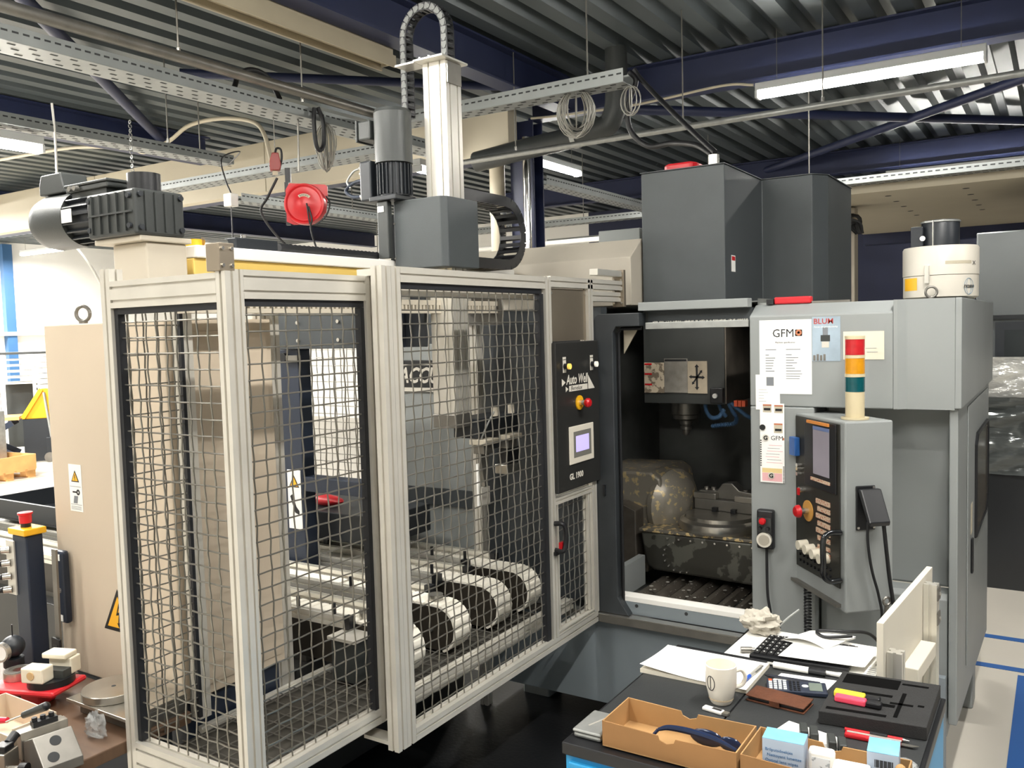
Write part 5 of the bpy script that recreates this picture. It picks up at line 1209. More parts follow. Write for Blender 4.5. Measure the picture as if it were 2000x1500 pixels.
MB().cyl((-0.815, 2.535, BZ+0.0155), (-0.785, 2.55, BZ+0.0155), 0.009, n=14).build('body', STEELD, t, smooth=True); MB().cyl((-0.7845, 2.5502, BZ+0.0155), (-0.776, 2.554, BZ+0.0155), 0.0065, n=12).build('stub', STEEL, t, smooth=True)
# marker, pencil, note, calculator, wallet
t = thing('marker_pen', 'thick white marker pen with black cap in front of the papers', 'marker', (-0.63, 2.475, BZ))
a = Vector((-0.70, 2.478, BZ+0.0105)); b = Vector((-0.555, 2.484, BZ+0.0105))
MB().cyl(a, a+(b-a)*0.68, 0.0095, n=16).build('barrel', WHITE, t, smooth=True); MB().cyl(a+(b-a)*0.681, b, 0.0092, n=16).build('cap', BLACKP, t, smooth=True)
psheet([(-0.685, 2.36), (-0.53, 2.395), (-0.522, 2.47), (-0.67, 2.45)], BZ+0.0006, 'white note slip under the calculator and pencil')
t = thing('pencil', 'slim dark pencil lying across the note slip', 'pencil', (-0.63, 2.41, BZ))
a = Vector((-0.705, 2.403, BZ+0.006)); b = Vector((-0.555, 2.418, BZ+0.006))
MB().cyl(a, a+(b-a)*0.1, 0.001, 0.004, n=8).build('tip', BLACKP, t); MB().cyl(a+(b-a)*0.101, b, 0.004, n=8).build('shaft', mat('pencil_dark', '#2b2e38', 0.35), t, smooth=True)
CK = xf((-0.602, 2.352, BZ+0.0016), 0.31)
cl = thing('calculator', 'dark scientific calculator in front of the note slip', 'calculator', (-0.60, 2.352, BZ+0.0016))
MB(CK).box(-0.078, 0.078, -0.037, 0.037, 0, 0.012).build('case', mat('calc_navy', '#262d3d', 0.4), cl, bevel=0.003)
MB(CK).box(0.032, 0.066, -0.026, 0.026, 0.0122, 0.013).build('display', mat('lcd_grey', '#6e786f', 0.25), cl)
keyg = mat('calc_key_grey', '#b7bbbd', 0.5); keyd = mat('calc_key_dark', '#15171c', 0.5)
for r in range(5):
    for c in range(4): MB(CK).box(-0.073+c*0.0125, -0.064+c*0.0125, -0.033+r*0.0135, -0.023+r*0.0135, 0.0122, 0.0145).build('key', keyg if (c, r) != (0, 4) else ORAN, cl)
    for c in range(3): MB(CK).box(-0.02+c*0.0105, -0.013+c*0.0105, -0.033+r*0.0135, -0.024+r*0.0135, 0.0122, 0.014).build('key', keyd, cl)
MB(CK).cyl((0.022, 0.0, 0.0122), (0.022, 0.0, 0.014), 0.009, n=16).build('key', keyg, cl)
WK = xf((-0.622, 2.255, BZ+0.0003), -0.1)
wl = thing('phone_wallet', 'brown leather phone wallet case in front of the calculator', 'wallet', (-0.622, 2.258, BZ))
LEA = mat('brown_leather', '#5d3622', 0.5, 0, 0.25, 20, 0.2, 120)
MB(WK).box(-0.078, 0.078, -0.036, 0.036, 0.0, 0.004).build('back_cover', LEA, wl, bevel=0.001)
MB(WK).box(-0.074, 0.074, -0.034, 0.034, 0.0042, 0.013).build('phone', BLACKP, wl, bevel=0.003)
MB(WK).box(-0.078, 0.078, -0.038, 0.036, 0.0132, 0.017).build('front_cover', LEA, wl, bevel=0.0015)
MB(WK).box(-0.012, 0.014, -0.042, -0.0382, 0.003, 0.0175).build('strap', LEA, wl)
# black foam tray with cut-outs and two highlighters
FOAM = mat('black_foam', '#222222', 0.75, 0, 0.1, 30, 0.25, 400); FOAMD = mat('foam_pocket_shade', '#050505', 0.95, spec=0.1)
TK = Matrix.Translation((0, 0, 0))
ft_ = thing('foam_tray', 'black foam tool tray with cut-out pockets at the right of the bench', 'tray', (-0.38, 2.32, BZ))
tz = BZ+0.034
T4 = [(-0.505, 2.18), (-0.262, 2.21), (-0.262, 2.49), (-0.505, 2.465)]
slab(T4, BZ+0.0004, tz, FOAM, ft_, 'foam_block', 0.002)
def tpt(u, v): return (T4[0][0]*(1-u)*(1-v)+T4[1][0]*u*(1-v)+T4[3][0]*(1-u)*v+T4[2][0]*u*v, T4[0][1]*(1-u)*(1-v)+T4[1][1]*u*(1-v)+T4[3][1]*(1-u)*v+T4[2][1]*u*v)
for (u0, u1, v0, v1) in ((0.06, 0.62, 0.72, 0.95), (0.05, 0.62, 0.07, 0.12), (0.08, 0.66, 0.30, 0.36), (0.30, 0.60, 0.52, 0.57), (0.68, 0.72, 0.10, 0.66), (0.60, 0.82, 0.38, 0.42), (0.86, 0.92, 0.40, 0.44), (0.64, 0.90, 0.86, 0.90)):
    slab([tpt(u0, v0), tpt(u1, v0), tpt(u1, v1), tpt(u0, v1)], tz+0.0002, tz+0.0006, FOAMD, ft_, 'pocket')  # flat slabs on the foam, recess shade put into their near-black colour
for (y0, m, l) in ((2.292, mat('highlighter_yellow', '#f2dc3c', 0.4), 'yellow highlighter on the foam tray'), (2.262, mat('highlighter_pink', '#f2506a', 0.4), 'pink highlighter on the foam tray')):
    t = thing('highlighter', l, 'highlighter', (-0.44, y0, tz))
    hx = -0.49 if 'yellow' in l else -0.482
    MB().box(hx, hx+0.075, y0-0.0125, y0+0.0125, tz+0.001, tz+0.017).build('body', m, t, bevel=0.004)
    MB().box(hx+0.0755, hx+0.112, y0-0.0115, y0+0.0115, tz+0.002, tz+0.016).build('cap', BLACKP, t, bevel=0.004)
# box cutter lying in front of the tray
UK = xf((-0.36, 2.15, BZ+0.0005), 0.06)
t = thing('box_cutter', 'red snap-off box cutter in front of the foam tray', 'knife', (-0.36, 2.115, BZ))
MB(UK).box(-0.075, 0.05, -0.012, 0.012, 0, 0.012).build('handle', REDD, t, bevel=0.004)
MB(UK).box(-0.07, 0.051, -0.004, 0.004, 0.0122, 0.0135).build('rail', ALUW, t)
MB(UK).prism([(0.0505, -0.006), (0.075, -0.006), (0.088, 0.004), (0.0505, 0.006)], 'z', 0.005, 0.0065).build('blade', STEEL, t)
MB(UK).box(-0.02, 0.02, 0.003, 0.0135, 0.0136, 0.018).build('slider', BLACKP, t, bevel=0.002)
t = thing('red_pen', 'red plastic pen lying behind the box cutter', 'pen', (-0.36, 2.139, BZ))
MB(xf((-0.37, 2.174, BZ+0.006), 0.06)).cyl((-0.07, 0, 0), (0.06, 0, 0), 0.0045, n=10).build('barrel', RED, t, smooth=True); MB(xf((-0.37, 2.174, BZ+0.006), 0.06)).cyl((0.0602, 0, 0), (0.075, 0, 0), 0.004, 0.001, n=10).build('tip', BOLT, t)
# cardboard boxes
CARD = mat('cardboard', '#9a7145', 0.75, 0, 0.14, 5); CARDI = mat('cardboard_inside', '#ab8556', 0.75, 0, 0.16, 6)
def cbox(x0, x1, y0, y1, h, label, tk=0.003):
    t = thing('cardboard_box', label, 'box', ((x0+x1)/2, (y0+y1)/2, BZ))
    z = BZ+0.0004
    MB().box(x0, x1, y0, y1, z, z+tk).build('bottom', CARDI, t)
    n = 14
    prof = [(x0, z+tk+0.0002), (x1, z+tk+0.0002), (x1, z+h)]
    xm = (x0+x1)/2
    prof += [(xm+0.022, z+h-0.004), (xm+0.018, z+h-0.014), (xm, z+h-0.02), (xm-0.018, z+h-0.014), (xm-0.022, z+h-0.004), (x0, z+h)]
    MB().prism(prof, 'y', y0, y0+tk).build('front_wall', CARD, t); MB().prism(prof, 'y', y1-tk, y1).build('back_wall', CARDI, t)
    for xx in (x0, x1-tk): MB().box(xx, xx+tk, y0+tk+0.0002, y1-tk-0.0002, z+tk+0.0002, z+h).build('side_wall', CARDI, t)
    return t
cbox(-0.925, -0.596, 1.815, 1.965, 0.062, 'open brown cardboard box with safety glasses at the front left of the bench')
cbox(-0.590, -0.262, 1.822, 1.975, 0.058, 'open brown cardboard box holding lens wipe packs at the front right')
t = thing('safety_glasses', 'dark safety glasses lying inside the left cardboard box', 'glasses', (-0.72, 1.9, BZ+0.004))
GLS = mat('glasses_navy', '#1f2a44', 0.15, 0, 0.1, 10)
MB().tube(bez([(-0.80, 1.86, BZ+0.05), (-0.775, 1.87, BZ+0.056), (-0.72, 1.875, BZ+0.056), (-0.66, 1.87, BZ+0.053), (-0.61, 1.86, BZ+0.045)], 8), 0.006, 8, rs=[0.004+0.004*math.sin(PI*i/32) for i in range(33)]).build('temple', GLS, t, smooth=True)
MB().tube(bez([(-0.80, 1.86, BZ+0.05), (-0.81, 1.85, BZ+0.03), (-0.78, 1.84, BZ+0.012), (-0.70, 1.845, BZ+0.012)], 8), 0.004, 8).build('temple', GLS, t, smooth=True)
MB().sphere((-0.70, 1.915, BZ+0.03), 0.026, 1.6, 0.25, 0.8, 16, 10).build('lens', GLS, t, smooth=True); MB().sphere((-0.642, 1.91, BZ+0.03), 0.022, 1.3, 0.25, 0.8, 16, 10).build('lens', GLS, t, smooth=True)
LB = mat('wipes_box_blue', '#7fc4e8', 0.45, 0, 0.25, 14); LB2 = mat('wipes_box_pale', '#aebdd0', 0.5, 0, 0.08, 10)
def wipes(cx, cy, rz, w, d, h, label, bar, zb):
    M = xf((cx, cy, zb), rz); t = thing('lens_wipes_pack', label, 'box', (cx, cy, zb))
    MB(M).box(-w/2, w/2, -d/2, d/2, 0, h).build('carton', LB2, t, bevel=0.001)
    MB(M).box(-w/2, w/2, -d/2, d/2, h+0.0002, h+0.001).build('blue_top', LB, t)
    TM = M @ frame((-w/2+0.006, -d/2-0.0006, h*0.72), (1,0,0), (0,0,1), (0,-1,0))
    if not bar:
        for k, s in enumerate(('Brilputsdoekjes', 'Nettoyant lunettes', 'Optical lens wipes')):
            text(s, 0.0095, TM @ Matrix.Translation((0.004*(k == 1), -k*0.012, 0)), mat('ink_blue', '#3f6f9f', 0.6), t, depth=0.0002)
    else:
        for k in range(14):
            MB(M).box(-w/2+0.015+k*0.0026, -w/2+0.0162+k*0.0026+(0.0008 if k % 3 else 0), -d/2-0.0008, -d/2-0.0003, h*0.66, h*0.84).build('barcode_bar', INK, t)
    return t
wipes(-0.506, 1.876, 0.08, 0.088, 0.055, 0.092, 'blue lens wipes pack with printed text in the front cardboard box', False, BZ+0.0045)
wipes(-0.312, 1.93, 0.10, 0.062, 0.07, 0.092, 'blue lens wipes pack with a barcode in the front cardboard box', True, BZ+0.0045)
for (x, y, w, d, h, l) in ((-0.43, 1.885, 0.055, 0.03, 0.078, 'white plastic bottle with printed label beside the text pack'), (-0.365, 1.865, 0.075, 0.05, 0.066, 'white plastic pack lying at the very front of the box')):
    t = thing('white_bottle', l, 'bottle', (x, y, BZ+0.0045))
    MB(xf((x, y, BZ+0.0045), 0.08)).box(-w/2, w/2, -d/2, d/2, 0, h).build('body', WHITE, t, bevel=0.008)
    MB(xf((x, y, BZ+0.0045), 0.08)).box(-w/2+0.009, w/2-0.009, -d/2-0.0012, -d/2-0.0004, 0.02, h-0.014).build('label', mat('bottle_label', '#d9dde0', 0.6, 0, col2='#9fa5aa', vs=90, thr=(0.55, 0.6)), t)
t = thing('blister_pack', 'torn blister pack with two grey tool inserts behind the front box', 'packaging', (-0.5, 2.06, BZ))
slab([(-0.60, 2.03), (-0.43, 2.0), (-0.40, 2.06), (-0.45, 2.12), (-0.57, 2.15)], BZ+0.0005, BZ+0.006, mat('blister_white', '#dcdcd8', 0.35), t, 'card', 0.001)
for (x, y) in ((-0.515, 2.075), (-0.49, 2.07), (-0.445, 2.05), (-0.42, 2.045)): MB(xf((x, y, BZ+0.0062), 0.3)).box(-0.0095, 0.0095, -0.024, 0.024, 0, 0.028).build('insert', GAUGE, t, bevel=0.003)
t = thing('tin_box', 'flat rounded metal tin at the left front corner of the bench', 'tin', (-0.975, 1.885, BZ))
MB().box(-1.012, -0.937, 1.828, 1.945, BZ-0.0035, BZ+0.010).build('base', GALV, t, bevel=0.006); MB().box(-1.014, -0.935, 1.826, 1.947, BZ+0.0102, BZ+0.018).build('lid', GALV, t, bevel=0.006)
MB().bar((-0.985, 1.86, BZ+0.0185), (-0.965, 1.915, BZ+0.0185), 0.004, 0.001).build('embossing', ALUW, t)
t = thing('usb_stick', 'white usb stick with metal end in front of the mug', 'usb stick', (-0.745, 2.12, BZ))
UM = xf((-0.748, 2.118, BZ+0.0004), -0.16)
MB(UM).box(-0.036, 0.02, -0.010, 0.010, 0, 0.009).build('body', WHITE, t, bevel=0.003); MB(UM).box(-0.01, 0.016, -0.005, 0.005, 0.0092, 0.0098).build('slot', INK, t); MB(UM).box(0.0205, 0.036, -0.008, 0.008, 0.0015, 0.0075).build('plug', STEEL, t)
t = thing('steel_rule', 'narrow steel rule lying behind the left cardboard box', 'ruler', (-0.82, 1.985, BZ))
MB(xf((-0.81, 1.99, BZ+0.0003), 0.08)).box(-0.11, 0.06, -0.008, 0.008, 0, 0.0012).build('blade', STEEL, t); MB(xf((-0.81, 1.99, BZ+0.0016), 0.08)).box(-0.108, -0.06, -0.007, 0.007, 0, 0.003).build('slider', ALUW, t)
t = thing('foam_swab', 'wooden stick with foam tip standing in the right corner of the front box', 'swab', (-0.275, 1.90, BZ))
MB().cyl((-0.278, 1.88, BZ+0.005), (-0.272, 1.885, BZ+0.06), 0.004, n=8).build('stick', CARD, t); MB().sphere((-0.272, 1.885, BZ+0.072), 0.012, 1, 1, 1.3).build('tip', CARDI, t, smooth=True)
BAG = mat('clear_bag', '#c7cac9', 0.2, 0, 0.1, 30, 0.6, 50, alpha=0.45)
q = MB(); q.sphere((0, 0, 0), 1, n=20, m=12); q.v = [(-0.285+Vector(v).x*0.028*(1+mnoise.noise(Vector(v)*3)*0.4), 2.02+v[1]*0.05, BZ+0.013+v[2]*0.0115*(1+mnoise.noise(Vector(v)*4)*0.3)) for v in q.v]
tag(q.build('plastic_bag', BAG, smooth=True), 'small clear plastic bag at the right edge of the bench', 'bag')
# white side panel with aluminium uprights on the far right of the bench
pv = [(-0.407, 2.512), (-0.36, 3.17)]
sp_ = thing('side_board', 'upright cream board held by two aluminium profiles right of the bench', 'board', (-0.37, 2.8, 0))
du = (Vector((pv[1][0], pv[1][1], 0))-Vector((pv[0][0], pv[0][1], 0))).normalized(); nn = Vector((du.y, -du.x, 0))
A_ = Vector((pv[0][0], pv[0][1], 0)); B_ = Vector((pv[1][0], pv[1][1], 0))
pts = [A_, B_, B_-nn*0.018, A_-nn*0.018]
slab([(p.x, p.y) for p in pts], 0.62, 1.09, mat('board_cream', '#d9d3c4', 0.5, 0, 0.03, 4), sp_, 'board', 0.001)
for (s, z0, z1) in ((0.05, 0.0, 1.0), (0.53, 0.0, 1.07)):
    c = A_+du*s+nn*0.021
    fr_ = frame((c.x, c.y, 0), du, nn, (0, 0, 1))
    MB(fr_).prism(slot_poly(0, 0, 0.04, 0.04, 1, 1), 'z', z0, z1).build('upright', ALUW, sp_)
    for z in ((z1-0.03, z1-0.11) if s > 0.1 else ()):
        MB(fr_).box(-0.022, 0.022, 0.0205, 0.024, z-0.02, z+0.02).build('bracket', STEELD, sp_); MB(fr_).cyl((0, 0.0245, z), (0, 0.029, z), 0.006, n=8).build('bolt', BOLT, sp_)
fr_ = frame((A_.x, A_.y, 0), du, nn, (0, 0, 1))
MB(fr_).box(0.22, 0.48, 0.0005, 0.045, 0.85, 0.895).build('ledge', mat('board_cream', '#d9d3c4'), sp_, bevel=0.003)
# added mat under the cell, its black partly oil and partly painted shadow
tag(MB().box(-3.3, -1.06, 1.05, 3.9, 0.0005, 0.012).build('floor_mat', mat('oily_shadow_mat', '#17181a', 0.35, 0, 0.3, 2, 0.1, 60), bevel=0.004), 'dark floor mat under the cage and machine, black with oil and painted shadow', 'mat')
rc = random.Random(11); q = MB()
for k in range(260):
    q.sphere((rc.gauss(-1.62, 0.05), rc.uniform(2.05, 2.6), 0.0135), rc.uniform(0.002, 0.008), sz=0.5, n=5, m=3)
for k in range(120):
    q.sphere((rc.gauss(-1.25, 0.09), rc.uniform(1.85, 2.6), 0.0135), rc.uniform(0.002, 0.006), sz=0.5, n=5, m=3)
tag(q.build('metal_chips', ALUW), 'scattered bright metal chips on the dark floor mat', 'chips', kind='stuff')

# ================================================================== table with tools at the left front
TZ = 0.68
WOODO = mat('table_brown', '#614a38', 0.5, 0, 0.15, 6, stretch=(1, 6, 1))
lt_ = thing('work_table', 'brown work table with tools left of the cage', 'table', (-2.85, 1.45, 0))
MB().box(-3.6, -2.45, 1.05, 1.79, TZ-0.04, TZ).build('top', WOODO, lt_, bevel=0.004)
for (x, y) in ((-3.55, 1.1), (-2.56, 1.1), (-3.55, 1.74), (-2.56, 1.74)): MB().box(x-0.03, x+0.03, y-0.03, y+0.03, 0, TZ-0.0405).build('leg', MOTB, lt_)
t = thing('steel_plate', 'thick grey steel plate carrying the round disc', 'plate', (-2.62, 1.66, TZ))
MB().box(-2.78, -2.46, 1.60, 1.785, TZ+0.0005, TZ+0.05).build('plate', STEELD, t, bevel=0.002)
MB().box(-2.79, -2.46, 1.56, 1.785, TZ+0.0505, TZ+0.062).build('top_plate', STEEL, t, bevel=0.002)
t = thing('steel_disc', 'round polished steel disc with a centre hole', 'disc', (-2.66, 1.65, TZ+0.062))
MB().lathe([(0.006, TZ+0.0625), (0.098, TZ+0.0625), (0.1, TZ+0.0645), (0.1, TZ+0.088), (0.098, TZ+0.09), (0.006, TZ+0.09)], (-2.675, 1.66, 0), n=48).build('disc', STEEL, t, smooth=True)
MB().cyl((-2.675, 1.66, TZ+0.0632), (-2.675, 1.66, TZ+0.0905), 0.0075, n=14).build('hole', HOLE, t)
# red base plate with machined plastic parts on it
rp = thing('cast_plate', 'red painted cast plate with white plastic jaws standing on it', 'base plate', (-2.98, 1.6, TZ))
RX = xf((-2.985, 1.575, 0), 0.35)
MB(RX).box(-0.15, 0.13, -0.085, 0.085, TZ+0.055, TZ+0.075).build('plate', REDD, rp, bevel=0.01)
MB(RX).box(-0.04, 0.04, -0.04, 0.04, TZ+0.0005, TZ+0.0545).build('pedestal', REDD, rp, bevel=0.008)
t = thing('plastic_jaws', 'cream white plastic soft jaws on a black ring on the red plate', 'jaws', (-2.93, 1.6, TZ+0.075))
PLA = mat('plastic_ivory', '#e3dbc6', 0.45, 0, 0.04, 20); jz = TZ+0.0755
MB(RX).cyl((0.055, 0.0, jz), (0.055, 0.0, jz+0.022), 0.075, n=32).build('ring', BLACKP, t, smooth=True)
MB(RX).box(0.0, 0.085, -0.075, -0.02, jz+0.0225, jz+0.075).build('jaw', PLA, t, bevel=0.005); MB(RX).cyl((0.04, -0.0755, jz+0.05), (0.04, -0.078, jz+0.05), 0.014, n=16).build('dimple', mat('dimple_tan', '#c9a878', 0.5), t)
MB(RX).box(0.02, 0.12, -0.0195, 0.02, jz+0.0225, jz+0.05).build('slide', GAUGE, t); MB(RX).box(0.03, 0.12, 0.0205, 0.07, jz+0.0225, jz+0.08).build('jaw', PLA, t, bevel=0.005)
MB(RX).box(0.02, 0.115, 0.0, 0.06, jz+0.0805, jz+0.10).build('jaw_top', PLA, t, bevel=0.005)
t = thing('bearing_ring', 'steel bearing ring on the left end of the red plate', 'ring', (-3.08, 1.56, jz))
MB(RX).ring((-0.095, 0.02, jz), (-0.095, 0.02, jz+0.028), 0.048, 0.018, 28).build('ring', STEEL, t, smooth=True); MB(RX).ring((-0.095, 0.02, jz+0.0282), (-0.095, 0.02, jz+0.0295), 0.044, 0.03, 28).build('face', STEELD, t)
# open beige bin with screwdrivers
BIN = mat('bin_beige', '#cdbba3', 0.55, 0, 0.05, 6)
bn = thing('parts_bin', 'open beige parts bin with a screwdriver and red file handle', 'bin', (-2.78, 1.42, TZ))
bx0, bx1, by0, by1, bh = -2.96, -2.66, 1.315, 1.455, 0.085
MB().box(bx0, bx1, by0, by1, TZ+0.0005, TZ+0.004).build('bottom', BIN, bn)
MB().box(bx0, bx1, by0, by0+0.004, TZ+0.0042, TZ+bh*0.7).build('front_wall', BIN, bn); MB().box(bx0, bx1, by1-0.004, by1, TZ+0.0042, TZ+bh).build('back_wall', BIN, bn)
for x in (bx0, bx1-0.004): MB().box(x, x+0.004, by0+0.0042, by1-0.0042, TZ+0.0042, TZ+bh).build('side_wall', BIN, bn)
t = thing('screwdriver', 'screwdriver with grey and black handle resting on the bin edge', 'screwdriver', (-2.72, 1.45, TZ+0.09))
a = Vector((-2.80, 1.37, TZ+0.055)); b = Vector((-2.655, 1.42, TZ+0.118)); dd = b-a
MB().cyl(a, a+dd*0.45, 0.003, n=8).build('shaft', STEEL, t); MB().cyl(a+dd*0.451, b, 0.011, 0.014, n=12).build('handle', GAUGE, t, smooth=True); MB().sphere(tuple(b), 0.014).build('handle_end', BLACKP, t, smooth=True)
tag(MB().cyl((-2.89, 1.355, TZ+0.045), (-2.81, 1.38, TZ+0.055), 0.013, 0.009, n=12).build('file_handle', mat('handle_red', '#d2213f', 0.35), smooth=True), 'red plastic tool handle lying in the beige bin', 'handle')
# vise blocks
t = thing('angle_vise', 'steel angled vise block with two round holes', 'vise', (-2.45, 1.42, TZ))
VM = xf((-2.555, 1.365, TZ+0.0005), -0.18)
MB(VM).prism([(-0.04, 0.0), (0.125, 0.0), (0.125, 0.03), (0.045, 0.095), (-0.04, 0.06)], 'y', -0.055, 0.055).build('body', STEELD, t, bevel=0.003)
sl = Vector((0.08, 0, -0.065)).normalized(); nv = Vector((0.065, 0, 0.08)).normalized()
for (s, y) in ((0.28, 0.0), (0.75, -0.02)):
    c = Vector((0.045, y, 0.095))+Vector((0.08, 0, -0.065))*s
    MB(VM).cyl(c+nv*0.0003, c+nv*0.0012, 0.016, n=18).build('hole', HOLE, t)
MB(VM).box(-0.075, -0.0405, -0.06, 0.075, 0.0, 0.085).build('jaw', STEEL, t, bevel=0.002); MB(VM).box(-0.10, -0.0755, -0.06, 0.075, 0.0, 0.08).build('jaw', STEEL, t, bevel=0.002)
MB(VM).box(-0.078, -0.05, -0.02, 0.05, 0.0855, 0.10).build('clamp', BLACKP, t)
for y in (-0.012, 0.012, 0.036): MB(VM).cyl((-0.064, y, 0.1005), (-0.064, y, 0.112), 0.008, n=10).build('screw', BLACKP, t)
t = thing('vise_jaw', 'steel vise jaw with round cut-out at the bottom left corner', 'vise', (-2.7, 1.3, TZ))
JM = xf((-2.66, 1.235, TZ+0.0005), 0.42)
MB(JM).box(-0.14, 0.09, -0.03, 0.03, 0.0, 0.06).build('body', STEEL, t, bevel=0.003); MB(JM).cyl((0.0, -0.004, 0.0602), (0.0, -0.004, 0.061), 0.024, n=22).build('cut_out', HOLE, t)
MB(JM).box(-0.12, -0.028, -0.01, 0.002, 0.0602, 0.0612).build('slot', HOLE, t); MB(JM).box(0.045, 0.085, -0.02, 0.02, 0.0605, 0.078).build('clamp', BLACKP, t, bevel=0.003)
MB(JM).cyl((0.065, 0.02, 0.07), (0.065, 0.05, 0.085), 0.014, n=14).build('knob', BLACKP, t, smooth=True)
t = thing('clamp_screw', 'black threaded clamp knob in front of the angled vise', 'knob', (-2.5, 1.27, TZ))
MB().cyl((-2.58, 1.255, TZ+0.015), (-2.54, 1.275, TZ+0.015), 0.007, n=10).build('stud', STEELD, t); MB().cyl((-2.5395, 1.2752, TZ+0.016), (-2.52, 1.284, TZ+0.016), 0.0155, n=14).build('head', BLACKP, t, smooth=True)
BAG2 = mat('clear_bag_grey', '#bdbfbd', 0.2, 0, 0.1, 30, 0.6, 50, alpha=0.35)
q = MB(); q.sphere((0, 0, 0), 1, n=18, m=12); q.v = [(-2.56+v[0]*0.045*(1+mnoise.noise(Vector(v)*3.3)*0.9), 1.52+v[1]*0.022*(1+mnoise.noise(Vector(v)*4)*0.9), TZ+0.034+max(-0.033, v[2]*0.04*(1+mnoise.noise(Vector(v)*4.6)*0.9))) for v in q.v]
tag(q.build('plastic_bag', BAG2, smooth=True), 'crumpled clear plastic bag between the vise and the steel plate', 'bag')
# navy control post with emergency stop and four levers
np_ = thing('control_post', 'navy control post with red emergency button and four small levers', 'control post', (-3.25, 1.7, TZ))
MB().box(-3.31, -3.215, 1.685, 1.75, TZ+0.0005, 1.215).build('post', NAVYP, np_, bevel=0.006)
MB().box(-3.32, -3.205, 1.675, 1.76, 1.2155, 1.24).build('yellow_cap', YELLOW, np_, bevel=0.004)
MB().cyl((-3.265, 1.715, 1.2405), (-3.265, 1.715, 1.255), 0.018, n=14).build('button_neck', BLACKP, np_, smooth=True)
MB().lathe([(0.0, 1.2555), (0.021, 1.2555), (0.022, 1.285), (0.026, 1.288), (0.026, 1.295), (0.0, 1.297)], (-3.265, 1.715, 0), n=22).build('emergency_button', RED, np_, smooth=True)
MB().box(-3.345, -3.29, 1.678, 1.6845, 0.985, 1.19).build('lever_plate', ALU, np_, bevel=0.001)
for k in range(4):
    z = 1.155-k*0.05; lv = MB().cyl((-3.318, 1.6775, z), (-3.335, 1.655, z), 0.014, 0.012, n=14).build('lever_base', BOLT, np_, smooth=True)
    MB().cyl((-3.336, 1.654, z), (-3.36, 1.63, z-0.004), 0.011, 0.005, n=12).build('lever_boot', BLACKP, lv, smooth=True); MB().cyl((-3.361, 1.629, z-0.0045), (-3.392, 1.60, z-0.01), 0.004, n=8).build('lever', BLACKP, lv)
t = thing('height_gauge', 'steel height gauge with black digital slider', 'height gauge', (-3.05, 1.62, TZ))
MB().box(-3.15, -3.05, 1.69, 1.76, TZ+0.0005, TZ+0.03).build('base', STEELD, t, bevel=0.003)
HG = xf((-3.11, 1.725, TZ+0.0305), 0, 0, 0.02); MB(HG).box(-0.014, 0.014, -0.004, 0.004, 0, 0.46).build('scale', STEELD, t); MB(HG).box(-0.028, 0.028, -0.014, -0.0045, 0.02, 0.13).build('slider', BLACKP, t, bevel=0.003)
MB(HG).box(-0.014, 0.014, -0.0155, -0.0145, 0.09, 0.108).build('display', GAUGE, t)
for (x, z) in ((-0.015, 0.075), (0.012, 0.075), (-0.015, 0.05), (0.012, 0.05)): MB(HG).cyl((x, -0.0145, z), (x, -0.017, z), 0.005, n=8).build('button', BOLT, t)
t = thing('dial_probe', 'round dial gauge on a dark stand at the left edge', 'gauge', (-3.16, 1.56, TZ))
MB().lathe([(0.0, TZ+0.0005), (0.045, TZ+0.0005), (0.045, TZ+0.03), (0.03, TZ+0.035), (0.026, TZ+0.075), (0.034, TZ+0.085), (0.034, TZ+0.115), (0.0, TZ+0.12)], (-3.185, 1.60, 0), n=24).build('stand', MOTB, t, smooth=True)
MB().sphere((-3.185, 1.60, TZ+0.155), 0.04, 1, 1, 1, 16, 10).build('housing', MOTB, t, smooth=True); MB().ring((-3.175, 1.562, TZ+0.15), (-3.169, 1.545, TZ+0.15), 0.034, 0.027, 24).build('dial_rim', BOLT, t, smooth=True)
MB().cyl((-3.175, 1.562, TZ+0.15), (-3.171, 1.549, TZ+0.15), 0.0268, n=24).build('dial_face', PAPER, t); MB().cyl((-3.185, 1.60, TZ+0.1955), (-3.185, 1.60, TZ+0.235), 0.003, n=6).build('stem', BLACKP, t)
t = thing('cabinet_handle', 'long navy handle piece leaning at the cabinet edge', 'handle', (-3.15, 1.77, 0.9))
MB().box(-3.178, -3.12, 1.765, 1.792, 0.875, 1.15).build('handle', NAVYP, t, bevel=0.01)
for z in (0.895, 1.125): MB().box(-3.168, -3.14, 1.7635, 1.7648, z-0.012, z+0.012).build('label', PAPER, t)
MB().cyl((-3.15, 1.7635, 1.0), (-3.15, 1.7648, 1.0), 0.01, n=14).build('lock', BOLT, t)
t = thing('black_crate', 'black plastic crate standing on the conveyors left of the cabinet', 'crate', (-5.1, 2.75, 0.83))
cx0, cx1, cy0, cy1 = -5.75, -4.55, 2.8, 3.4
MB().box(cx0, cx1, cy0, cy1, 0.828, 0.84).build('bottom', MOTB, t)
for (a0, a1, b0, b1) in ((cx0, cx1, cy0, cy0+0.02), (cx0, cx1, cy1-0.02, cy1), (cx0, cx0+0.02, cy0+0.0205, cy1-0.0205), (cx1-0.02, cx1, cy0+0.0205, cy1-0.0205)): MB().box(a0, a1, b0, b1, 0.8405, 0.95).build('wall', MOTB, t, bevel=0.003)
